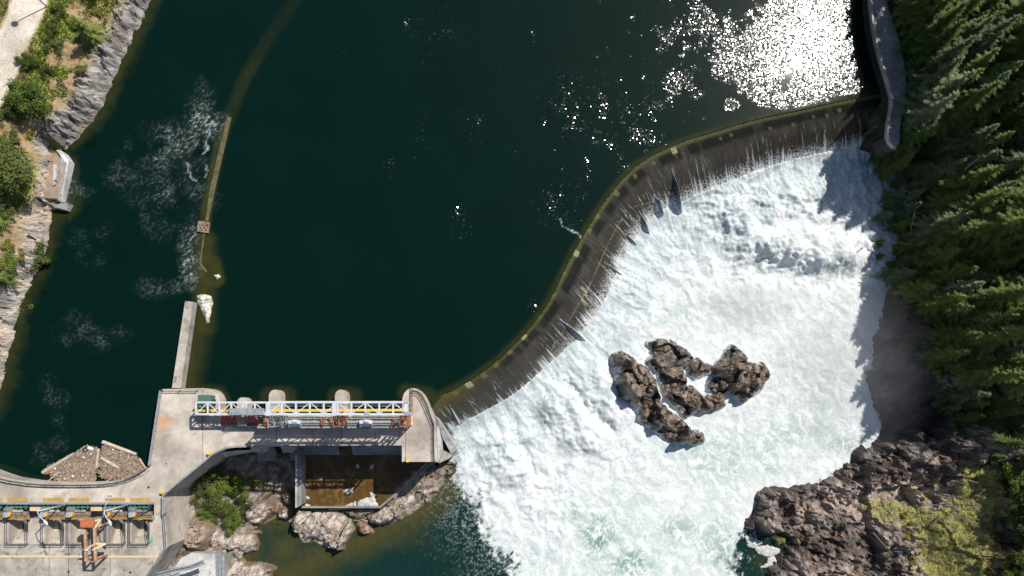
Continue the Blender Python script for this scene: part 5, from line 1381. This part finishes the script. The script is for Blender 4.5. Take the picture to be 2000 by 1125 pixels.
for i, (x, y, r, mt, lb_) in enumerate([(605, 508, .32, 'foamboard', 'white round float near the left tip of the left raft'), (998, 345, .26, 'foamboard', 'white float below the foam slab'), (918, 385, .26, 'foamboard', 'white lump of foam left of the raft seam'),
        (1242, 300, .26, 'foamboard', 'pale round float inside the right raft by the long bleached log'), (890, 478, .18, 'foamboard', 'small white float in the middle of the left raft'), (908, 582, .24, 'foamboard', 'white round float near the wall in the left raft'),
        (800, 590, .3, 'foamboard', 'long white foam scrap low in the left raft'), (783, 525, .24, 'orange', 'orange plastic scrap in the middle of the left raft'), (558, 552, .22, 'orange', 'orange scrap at the left tip of the raft'), (652, 645, .2, 'orange', 'orange red scrap at the forebay wall'),
        (710, 620, .24, 'foamboard', 'pale scrap at the wall beside the orange red one'), (765, 462, .16, 'foamboard', 'tiny white scrap in the upper middle of the left raft')]):
    v = pp(*zo(x, y), .45); b = MB(); r *= .75
    n = 8
    for k in range(3):
        z0 = (-.5+k/3)*r*1.2; z1 = (-.5+(k+1)/3)*r*1.2
        b.tube(v+Vector((0, 0, z0)), v+Vector((.03*k, 0, z1)), r*(.75, 1, .95)[k], r*(1, .95, .5)[k], n)
    tag(b.build('float' if mt == 'foamboard' else 'plastic_scrap', M[mt], smooth=True), lb_, 'float' if mt == 'foamboard' else 'plastic scrap', 'litter floating in the driftwood')

for x, y, lb_ in ((411, 884.5, 'yellow valve post on the curved plaza edge above the trees'), (320, 960, 'yellow valve post at the plaza corner by the guard rail'), (797, 899, 'yellow valve post at the bottom left corner of the end block')):
    v = pp(x, y, ZD); o = empty('valve_post', v, lb_, 'valve post', 'yellow valve posts on the deck')
    b = MB(); b.tube(v, v+Vector((0, 0, .8)), .14, .14, 8); b.build('post', M['yellow'], o)
    b = MB(); b.tube(v+Vector((0, 0, .8)), v+Vector((0, 0, .9)), .34, .34, 10); b.build('hand_wheel', M['yellow'], o)
for x, y, lb_ in ((290, 852+100, 'small black drain cover on the plaza, upper right of the yellow plates'), (254, 1118, 'small black drain on the stained lower deck, right one'), (134, 1117, 'small black drain on the stained lower deck, left one')):
    v = pp(x, y, ZD); b = MB(); b.tube(v+Vector((0, 0, .003)), v+Vector((0, 0, .03)), .22, .2, 12); tag(b.build('drain_cover', M['black']), lb_, 'drain cover', 'drain covers in the deck')

# ------------------------------------------------------------------ plants
class QB:
    def __init__(s): s.v = []; s.n = 0
    def quad(s, a, b, c, d): s.v += [a, b, c, d]
    def strip(s, a, b, w0, w1, up=(0, 0, 1), tilt=0):
        a = np.array(a); b = np.array(b); d = b-a
        sx = np.cross(d, up); L = np.linalg.norm(sx); sx = sx/L if L > 1e-6 else np.array((1., 0, 0))
        t = np.array((0, 0, tilt))
        s.quad(a-sx*w0, a+(sx+t)*w0, b+(sx+t)*w1, b-sx*w1)
    def build(s, name, mat, parent=None):
        V = np.array(s.v); F = np.arange(len(V)).reshape(-1, 4)
        o = np_mesh(name, V, F, mat)
        if parent is not None: o.parent = parent
        return o
def conifer(h, R, seed, mat, gap=.5, name='conifer'):
    r = random.Random(seed)
    t = bpy.data.objects.new(name, None); COL.objects.link(t)
    b = MB()
    b.tube((0, 0, -1.5), (0, 0, h*.5), .026*h*.62, .016*h, 7); b.tube((0, 0, h*.5), (0, 0, h*.98), .016*h, .015, 6)
    tr_ = b.build('trunk', M['bark'], t)
    q = QB(); z = h*.12
    while z < h*.985:
        f = 1-z/h
        Lm = R*(f**.75)*(.85+.3*r.random()) + .15
        n = r.randint(5, 7) if f > .15 else 4
        a0 = r.random()*6.28
        for i in range(n):
            if r.random() < .12: continue
            a = a0+i*6.283/n + r.uniform(-.25, .25); L = Lm*r.uniform(.45, 1.25)
            dr = np.array((math.cos(a), math.sin(a), 0)); sd_ = np.array((-dr[1], dr[0], 0))
            droop = -.28-.25*f + r.uniform(-.08, .08)
            base = np.array((0, 0, z)); mid = base+dr*L*.55+np.array((0, 0, droop*L*.45)); tip = base+dr*L+np.array((0, 0, droop*L*.75))
            q.strip(base, mid, .06, .10); q.strip(mid, tip, .10, .03)
            nt_ = max(3, int(L*3.2))
            for j in range(nt_):
                u = (j+.6)/nt_
                p = base+(mid-base)*u/.55 if u < .55 else mid+(tip-mid)*(u-.55)/.45
                tl = L*.42*(1-u*.75)*r.uniform(.7, 1.2)+.12
                for sg in (-1, 1):
                    dd = dr*.75+sd_*sg*.8
                    e = p+dd*tl*.8+np.array((0, 0, -.12*tl-.05+r.uniform(-.1, .1)*tl))
                    q.strip(p, e, .085, .05, tilt=r.uniform(-.6, .6))
        z += gap*(.55+.6*f)*r.uniform(.8, 1.2)
    for k in range(4): q.strip((0, 0, h*.95), (r.uniform(-.1, .1), r.uniform(-.1, .1), h*1.02), .05, .01, up=(math.cos(k), math.sin(k), 0))
    q.build('crown', mat, t)
    return t
def bush(R, H, seed, mat, n=900, leaf=.17, name='shrub', stems=True, lobes=6, trunk=0):
    r = random.Random(seed)
    t = bpy.data.objects.new(name, None); COL.objects.link(t)
    b = MB()
    for k in range(5):
        a = r.random()*6.28; b.tube((0, 0, -.6), (math.cos(a)*R*.45, math.sin(a)*R*.45, trunk+H*.6), .05+.02*H, .02, 5)
    b.build('stem', M['bark'], t)
    q = QB()
    lb_ = [(r.gauss(0, R*.45), r.gauss(0, R*.45), trunk+H*r.uniform(.3, .85), R*r.uniform(.22, .5)) for _ in range(lobes*2)]
    lobes = lobes*2
    for k in range(n):
        cx, cy, cz, cr = lb_[k % lobes]
        d = np.array([r.gauss(0, 1) for _ in range(3)]); d /= np.linalg.norm(d)
        rad = cr*(.35+.75*r.random()**.6) if r.random() < .88 else cr*r.uniform(1.0, 1.45)
        p = np.array((cx, cy, cz))+d*rad*np.array((1, 1, .8))
        if p[2] < -.2: continue
        s = leaf*r.uniform(.6, 1.5)
        u = np.array([r.gauss(0, 1) for _ in range(3)]) + d*0; u[2] *= .5; u /= np.linalg.norm(u)
        w_ = np.cross(u, d+np.array((0, 0, .6))); w_ /= (np.linalg.norm(w_)+1e-6)
        q.quad(p-u*s-w_*s*.1, p-w_*s*.7, p+u*s, p+w_*s*.7)
    q.build('foliage', mat, t)
    return t
used = set()
def place(proto, x, y, z, s, rz, label, cat, group, tilt=(0, 0)):
    if proto.name in used:
        c = proto.copy(); COL.objects.link(c)
        for ch in proto.children:
            d_ = ch.copy(); COL.objects.link(d_); d_.parent = c
    else:
        used.add(proto.name); c = proto
    c.location = (x, y, z); c.scale = (s, s, s); c.rotation_euler = (tilt[0], tilt[1], rz)
    return tag(c, label, cat, group)
# the forest on the right bank
rr = random.Random(11)
protos = [(conifer(15, 3.9, 1, M['conifer']), 0), (conifer(17, 3.7, 2, M['conifer']), 0), (conifer(12, 3.6, 3, M['conifer_pale']), 1), (conifer(13, 3.2, 4, M['conifer'], .6), 0), (conifer(15, 4.0, 5, M['conifer_pale'], .65), 1), (conifer(10, 3.1, 6, M['conifer']), 0)]
BOUND = [(1738, -330), (1742, -60), (1752, 20), (1772, 100), (1782, 190), (1768, 285), (1765, 330), (1772, 400), (1762, 470), (1775, 540), (1805, 610), (1830, 690), (1858, 760), (1890, 820), (1930, 880), (1958, 930), (1958, 1010), (1955, 1125), (1950, 1330), (2400, 1400), (2400, -330)]
FP = P(BOUND, 0)
spots = []
for (wx_, wy_) in [(1742, -60), (1748, -25), (1755, 10), (1763, 38), (1772, 66), (1780, 96), (1787, 124), (1791, 152), (1790, 182), (1786, 212), (1781, 242), (1778, 270), (1790, 300), (1800, 20), (1812, 75), (1822, 130), (1826, 190), (1818, 240)]:
    q = P([(wx_, wy_)], ZD)[0]; spots.append((q[0], q[1], float(zright(q[0], q[1])), wx_, wy_))
NROW = len(spots)
x0_, x1_ = FP[:, 0].min(), 128; y0_, y1_ = FP[:, 1].min(), FP[:, 1].max()
tries = 0
while tries < 9000 and len(spots) < 292:
    tries += 1
    x = rr.uniform(x0_, x1_); y = rr.uniform(y0_, y1_)
    if float(sd(np.array([x]), np.array([y]), FP)[0]) < .5: continue
    z = float(zright(x, y))
    a, b_ = to_px(np.array([x]), np.array([y]), z)
    if a[0] > 2010 or b_[0] < -60 or b_[0] > 1160: continue
    md = 2.9
    if b_[0] > 900 and a[0] < 1985: continue
    if any((x-p[0])**2+(y-p[1])**2 < md*md for p in spots): continue
    spots.append((x, y, z, a[0], b_[0]))
GF_ = 'conifers of the right bank forest'
def zone(a, b_):
    if b_ < 150: s = 'beside upper curved wall'
    elif b_ < 300: s = 'beside lower curved wall'
    elif b_ < 480: s = 'by shaded waterfall end'
    elif b_ < 640: s = 'right of churning water'
    elif b_ < 800: s = 'above misty cliff'
    elif b_ < 950: s = 'above shaded hollow'
    else: s = 'right of mossy ledge'
    e = 1752 if b_ < 500 else (1752+(b_-500)*.45)
    row = 'at forest edge' if a < e+70 else ('inside forest' if a < e+150 else 'deep in forest')
    return row + ' ' + s
NP_ = [0]*6
for si, (x, y, z, a, b_) in enumerate(spots):
    k = rr.choice((0, 0, 1, 1, 2, 3, 3, 4, 5)); edge = a < 1800 and b_ < 620
    if edge and rr.random() < .7: k = rr.choice((2, 5, 3, 4))
    s = rr.uniform(.62, 1.0) if edge else rr.uniform(.75, 1.15)
    if b_ > 790: s *= .55
    if si < NROW: k = rr.choice((0, 1, 4)); s = rr.uniform(1.0, 1.2)
    p, pale = protos[k]
    size = 'tall' if (15, 17, 12, 13, 15, 10)[k]*s > 13.5 else 'shorter'
    place(p, x, y, z-.4, s, rr.random()*6.28, f"{size} {'pale grey green' if pale else 'dark green'} conifer {zone(a, b_)}", 'conifer', GF_, (rr.uniform(-.05, .05), rr.uniform(-.05, .05)))
# broadleaf understorey along the edges
bpro = [bush(1.7, 2.4, 21, M['leaf_mid'], 1500, .13), bush(2.2, 3.4, 22, M['leaf_bright'], 2300, .14), bush(1.3, 1.5, 23, M['leaf_olive'], 1000, .11), bush(2.6, 4.2, 24, M['leaf_mid'], 3000, .15), bush(1.2, 1.2, 25, M['dry'], 500, .10)]
def bushes(lst, zf, group):
    for (px, py, k, s, label) in lst:
        z = 0
        for it in range(6):
            q = P([(px, py)], z)[0]; z = float(zf(q[0], q[1]))
        place(bpro[k], q[0], q[1], z-.15, s, rr.random()*6.28, label, 'shrub', group)
bl_ = []
EG = [(1792, 330), (1800, 372), (1795, 418), (1800, 455), (1810, 505), (1765, 60), (1775, 110), (1783, 160), (1778, 210), (1768, 265), (1772, 310), (1782, 350), (1775, 395), (1770, 440), (1768, 480), (1785, 530), (1800, 570), (1812, 625), (1830, 660), (1850, 720), (1870, 770), (1890, 815)]
for i, (x, y) in enumerate(EG):
    for j in range(2):
        xx = x+rr.uniform(-8, 20)+j*22; yy = y+rr.uniform(-14, 14)
        bl_.append((xx, yy, rr.choice((0, 0, 2, 3)), rr.uniform(.6, 1.0), 'low leafy shrub ' + zone(1700, yy) + (', outer row' if j == 0 else ', inner row')))
bushes(bl_, zright, 'shrubs under the forest edge')
lb2 = [(1975, 935, 1, 1.3, 'bright green leafy tree at the right edge above the orange gully'), (1985, 975, 1, 1.4, 'bright green leafy tree right of the mossy ledge, upper of three'), (1992, 1010, 3, 1.2, 'mid green leafy tree right of the mossy ledge, middle of three'),
       (1975, 1050, 0, 1.1, 'small mid green shrub between the bright trees at the right edge'), (1985, 1090, 1, 1.2, 'bright green shrub in the bottom right corner'), (1960, 1115, 1, .8, 'small bright shrub left of the bottom right corner'),
       (1772, 1045, 2, .8, 'yellow green shrub in the rock cleft, upper one'), (1782, 1095, 2, .8, 'yellow green shrub in the rock cleft near the bottom'), (1897, 1065, 2, .7, 'olive bush growing on the mossy ledge'), (1908, 1105, 0, .8, 'green bush at the lower edge of the mossy ledge'),
       (1765, 1005, 2, .6, 'small olive tuft on the dark rocks left of the moss')]
bushes(lb2, zright, 'shrubs of the lower right bank')
# trees and shrubs below the dam
lst = [(410, 930, 3, .85, 'leafy tree against the shaded dam wall, topmost left of the green clump'), (432, 925, 0, 1.0, 'olive green small tree next to the dam wall, second from the left on top'), (395, 965, 0, .9, 'dark green shrub at the left edge of the clump by the pale wall'),
       (425, 955, 1, .9, 'bright green shrub in the middle of the clump'), (447, 950, 1, .75, 'bright shrub right of the middle of the clump'), (470, 950, 1, .9, 'broad bright green tree at the right side of the clump'), (440, 985, 3, .9, 'big mid green shrub in the lower middle of the clump'),
       (412, 1005, 1, .7, 'bright green shrub at the lower left of the clump'), (455, 1015, 1, .85, 'bright green shrub hanging over the ribbed boulder'), (478, 975, 0, .9, 'mid green shrub at the right edge of the clump'), (476, 1010, 0, .5, 'small green shrub over the dark gap beside the layered boulder'),
       (500, 945, 1, .45, 'small bright shrub by the shaded hollow'), (425, 980, 0, .8, 'dark shrub deep inside the clump'), (455, 925, 2, .6, 'thin twiggy shrub in the shade right of the small tree'), (563, 980, 0, .35, 'tiny green shrub touching the divider wall, upper one'),
       (545, 1022, 0, .4, 'tiny green shrub near the foot of the divider wall'), (420, 1055, 2, .7, 'olive bush on the brown boulder above the walkway'), (362, 1050, 2, .6, 'olive bush nearest the pale wall'), (378, 1065, 4, 1.1, 'dry brown brush below the pale wall'),
       (350, 1075, 4, 1.0, 'dry grey brush beside the steel walkway'), (395, 1075, 4, .7, 'dry brown brush at the foot of the olive bush'), (365, 1088, 4, .8, 'dry brush just above the steel walkway'), (690, 1005, 0, .4, 'tiny shrub growing on the dark rubble ledge'), (870, 905, 2, .45, 'small tuft on the ledge below the wing wall')]
bushes(lst, zlow, 'shrubs below the dam')
# left bank
cpro = conifer(8.5, 2.7, 31, M['conifer'], .42, 'young_conifer'); cpro2 = conifer(6.5, 2.0, 32, M['conifer'], .42, 'young_conifer')
def cplace(p, px, py, s, label, tilt=(0, 0)):
    z = 4
    for it in range(6):
        q = P([(px, py)], z)[0]; z = float(zleft(q[0], q[1]))
    place(p, q[0], q[1], z-.2, s, rr.random()*6, label, 'conifer', 'conifers on the left bank')
cplace(cpro, 188, 78, 1.0, 'bushy conifer casting a dark shadow beside the grey rock slope, left bank', )
cplace(cpro2, 172, 65, .8, 'smaller conifer touching the upper left side of the bushy one')
cplace(cpro2, 8, 545, 1.1, 'conifer at the left edge below the great round tree')
cplace(cpro2, 6, 440, 1.0, 'dark conifer in the shade under the great round tree')
big = bush(5.2, 6.5, 41, M['leaf_mid'], 5200, .22, 'broadleaf_tree', lobes=12, trunk=1.5)
z = 5
for it in range(6):
    q = P([(48, 345)], z)[0]; z = float(zleft(q[0], q[1]))
place(big, q[0], q[1], z, 1, .4, 'great round green tree at the left edge above the rusty landing', 'tree', None)
ll = [(118, 22, 0, .8, 'dark shrub at the top of the left bank by the road edge'), (115, 95, 0, .9, 'dark round shrub on the green slope halfway to the road'), (190, 28, 2, .8, 'round grey green bush near the top of the left rock slope'), (180, 5, 0, .7, 'small dark shrub cut by the top edge of the picture'),
      (77, 197, 1, 1.5, 'bright green shrub pair with deep shadow on the left slope, right one'), (55, 200, 1, 1.1, 'bright green shrub left of the pair with deep shadow'), (22, 225, 0, .8, 'olive grey shrub near the left edge'), (160, 137, 1, .45, 'small yellow green shrub in the shadow of the bushy conifer'),
      (112, 288, 0, .7, 'green shrub above the rusty landing'), (92, 288, 2, .6, 'olive shrub left of the one above the landing'), (75, 508, 0, 1.15, 'round green shrub overhanging the water, lower left shore'), (30, 275, 0, .8, 'mid green shrub above the great round tree'), (12, 290, 1, .8, 'bright shrub cut by the left edge above the great tree'),
      (20, 480, 2, 1.0, 'olive shrub on the slope left of the overhanging one'), (35, 500, 2, .8, 'smaller olive shrub beside the overhanging one'), (15, 520, 1, .9, 'bright shrub low on the left edge'), (25, 575, 0, .6, 'green shrub just above the pale shore rocks'), (8, 590, 0, .9, 'dark green shrub at the left edge above the pale shore slab'),
      (130, 330, 0, .28, 'tiny shrub on the white wall of the landing'), (240, 30, 2, .4, 'small yellow shrub high on the grey rock slope'), (150, 50, 1, .5, 'small bright shrub above the young conifers'), (60, 120, 1, .7, 'low bright shrub on the green slope near the road'), (95, 140, 0, .6, 'low green shrub in the middle of the green slope'),
      (20, 415, 3, .9, 'dark tree under the lower edge of the great round tree'), (5, 385, 3, .9, 'dark green tree cut by the left edge below the great tree'), (60, 265, 2, .7, 'olive bush above the cracked boulder'), (110, 60, 1, .6, 'bright green shrub near the road, upper slope'), (98, 210, 2, .5, 'dry olive tuft right of the bright shrub pair')]
bushes(ll, zleft, 'shrubs on the left bank')
# grass as one mass
def grass(name, zf, poly, n, mat, kind, hgt=.5, seed=3, mask=None, zg=5):
    r = np.random.default_rng(seed)
    O = P(poly, zg)
    x = r.uniform(O[:, 0].min(), O[:, 0].max(), n*2); y = r.uniform(O[:, 1].min(), O[:, 1].max(), n*2)
    k = sd(x, y, O) > 0
    if mask is not None: k &= mask(x, y)
    x = x[k][:n]; y = y[k][:n]; z = zf(x, y)
    a = r.uniform(0, 6.28, len(x)); L = r.uniform(.3, 1, len(x))*hgt; w_ = r.uniform(.05, .13, len(x)); le = r.normal(0, .5, (len(x), 2))*L[:, None]
    dx = np.cos(a)*w_; dy = np.sin(a)*w_
    V = np.stack([np.stack([x-dx, y-dy, z], 1), np.stack([x+dx, y+dy, z], 1), np.stack([x+le[:, 0]+dx*.3, y+le[:, 1]+dy*.3, z+L], 1), np.stack([x+le[:, 0]-dx*.3, y+le[:, 1]-dy*.3, z+L], 1)], 1).reshape(-1, 3)
    o = np_mesh(name, V, np.arange(len(V)).reshape(-1, 4), mat)
    return tag(o, None, None, None, 'stuff')
def gm(x, y):
    n1 = fbm(x*.12, y*.12, 5, 430); n3 = fbm(x*.3, y*.3, 4, 432); d = sd(x, y, LP)
    return (n1*1.1+.5*n3+.03*(d-8) > -.08) & (sd(x, y, ROADP) < -.4) & (d > 4.5)
# low brush and fern filling the forest floor
def fmask(x, y):
    a, b_ = to_px(x, y, zright(x, y)); return (a > 1745) & (sd(x, y, FP) > -.5)
g = grass('undergrowth', zright, [(1700, -100), (2200, -100), (2200, 1250), (1700, 1250)], 60000, M['leaf_mid'], 'stuff', .9, 8, fmask, 0)
tag(g, 'low dark green undergrowth between the conifers of the right bank', 'undergrowth')
g = grass('grass', zleft, [(-60, -60), (260, -60), (180, 150), (100, 290), (80, 600), (-60, 700)], 42000, M['grass'], 'stuff', .55, 3, gm)
tag(g, 'mixed green and dry grass on the left bank slope', 'grass')
g = grass('moss_grass', zright, [(1878, 905), (1932, 912), (1948, 960), (1935, 1010), (1940, 1060), (1930, 1130), (1925, 1200), (1815, 1200), (1825, 1120), (1830, 1060), (1810, 1035), (1750, 1020), (1740, 985), (1850, 1000), (1880, 975)], 5000, M['leaf_olive'], 'stuff', .2, 4, None, -3.5)
tag(g, 'yellow green mossy grass on the lower right rock ledge', 'grass')
# bare fallen trunks
GD = 'dead trunks on the right bank'
for (x0, y0, z0, x1, y1, z1, r_, lb_) in [(1740, 473, -9, 1800, 479, -3, .12, 'long bare fallen trunk pointing out over the white water'), (1768, 392, -5, 1800, 380, -2, .08, 'thin bare trunk at the forest edge by the shaded foam'), (1778, 455, -3, 1786, 415, -1, .07, 'bare upright pole crossing the fallen trunks'),
        (1785, 420, -2, 1815, 445, 0, .07, 'thin grey trunk slanting down right among the shrubs'), (1845, 565, 4, 1905, 545, 10, .16, 'pale dead trunk high among the conifers, middle of the bank'), (1885, 330, 10, 1920, 302, 16, .14, 'leaning dead grey snag with bare branches near the upper forest'),
        (1880, 935, -2.6, 1922, 946, -2.3, .13, 'bare trunk lying across the top of the mossy ledge'), (1845, 1022, -3, 1868, 990, -3, .14, 'short bare log leaning on the rocks left of the moss'), (1705, 1040, -5.5, 1745, 1085, -5, .12, 'dark log in the lower rock field'),
        (1800, 985, -4, 1860, 988, -3.2, .1, 'thin bare pole lying across the grey scree'), (1905, 1083, -2, 1950, 1086, -1.6, .12, 'dark fallen trunk at the lower edge of the mossy ledge'), (1920, 1095, -1.5, 1945, 1122, -1.2, .1, 'pale fallen trunk on the scree in the bottom right'), (1710, 1005, -5.5, 1750, 1030, -5, .1, 'thin pole on the rocks above the dark log')]:
    b = MB(); p0 = pp(x0, y0, z0); p1 = pp(x1, y1, z1); b.tube(p0, p1, r_, r_*.5, 7)
    rq = random.Random(int(x0)); d_ = p1-p0
    for k in range(7):
        u = rq.uniform(.25, .95); p = p0+d_*u; b.tube(p, p+Vector((rq.gauss(0, .5), rq.gauss(0, .5), rq.uniform(.1, .7))), .04, .015, 4)
    tag(b.build('dead_trunk', M['dead']), lb_, 'dead trunk', GD)
z = 7.5
for it in range(4):
    q = P([(91, 13)], z)[0]; z = float(zleft(q[0], q[1]))
rl = empty('road_lamp', (q[0], q[1], z), 'tall rusty brown lamp pole at the road edge cut by the top of the picture', 'street lamp')
b = MB(); b0 = Vector((q[0], q[1], z)); b.tube(b0, b0+Vector((0, 0, 10)), .13, .09); b.build('pole', M['rust'], rl)
b = MB(); b.tube(b0+Vector((0, 0, 10)), b0+Vector((0, 0, 10.35)), .75, .45, 14); b.tube(b0+Vector((0, 0, 10.35)), b0+Vector((0, 0, 10.6)), .45, .12, 14); b.build('lamp_shade', M['steel'], rl)

# ------------------------------------------------------------------ spray hanging over the plunge
def spray(name, px, py, z, r, dens, label, seed):
    c = pp(px, py, z)
    me = bpy.data.meshes.new(name)
    vs = []; fs = []
    nu, nv = 20, 12
    for j in range(nv+1):
        t = math.pi*j/nv
        for i in range(nu):
            a = 2*math.pi*i/nu; vs.append((r[0]*math.sin(t)*math.cos(a), r[1]*math.sin(t)*math.sin(a), r[2]*math.cos(t)))
    for j in range(nv):
        for i in range(nu): fs.append((j*nu+i, (j+1)*nu+i, (j+1)*nu+(i+1) % nu, j*nu+(i+1) % nu))
    me.from_pydata(vs, [], fs); me.update()
    m = bpy.data.materials.new(name); m.use_nodes = True; nt = m.node_tree
    nt.nodes.remove(nt.nodes['Principled BSDF'])
    pv = nt.nodes.new('ShaderNodeVolumePrincipled'); pv.inputs['Color'].default_value = (.96, .97, 1, 1); pv.inputs['Anisotropy'].default_value = .0; pv.inputs['Absorption Color'].default_value = (1, 1, 1, 1)
    tc = nt.nodes.new('ShaderNodeTexCoord')
    mp = nt.nodes.new('ShaderNodeMapping'); mp.inputs['Scale'].default_value = (1/r[0], 1/r[1], 1/r[2]); nt.links.new(tc.outputs['Object'], mp.inputs[0])
    ln = nt.nodes.new('ShaderNodeVectorMath'); ln.operation = 'LENGTH'; nt.links.new(mp.outputs[0], ln.inputs[0])
    fall = math_n(nt, 'SUBTRACT', 1.0, ln.outputs['Value'], clamp=True)
    n = noise_n(nt, tc.outputs['Object'], .14, 3, .6, .6)
    n = math_n(nt, 'MULTIPLY', math_n(nt, 'SUBTRACT', n, .25, clamp=True), 4.0)
    nt.links.new(math_n(nt, 'MULTIPLY', math_n(nt, 'MULTIPLY', fall, n), dens), pv.inputs['Density'])
    nt.links.new(pv.outputs[0], nt.nodes['Material Output'].inputs['Volume'])
    me.materials.append(m)
    o = bpy.data.objects.new(name, me); COL.objects.link(o); o.location = c
    return tag(o, label, 'spray', None, 'stuff')
spray('spray', 1675, 700, -4, (19, 21, 10), .024, 'pale drifting spray over the right end of the white water and the dark cliff', 1)
spray('spray', 1470, 590, -8, (14, 7, 5), .06, 'soft white spray above the standing wave', 2)
sc.cycles.volume_step_rate = 4
sc.cycles.volume_max_steps = 64
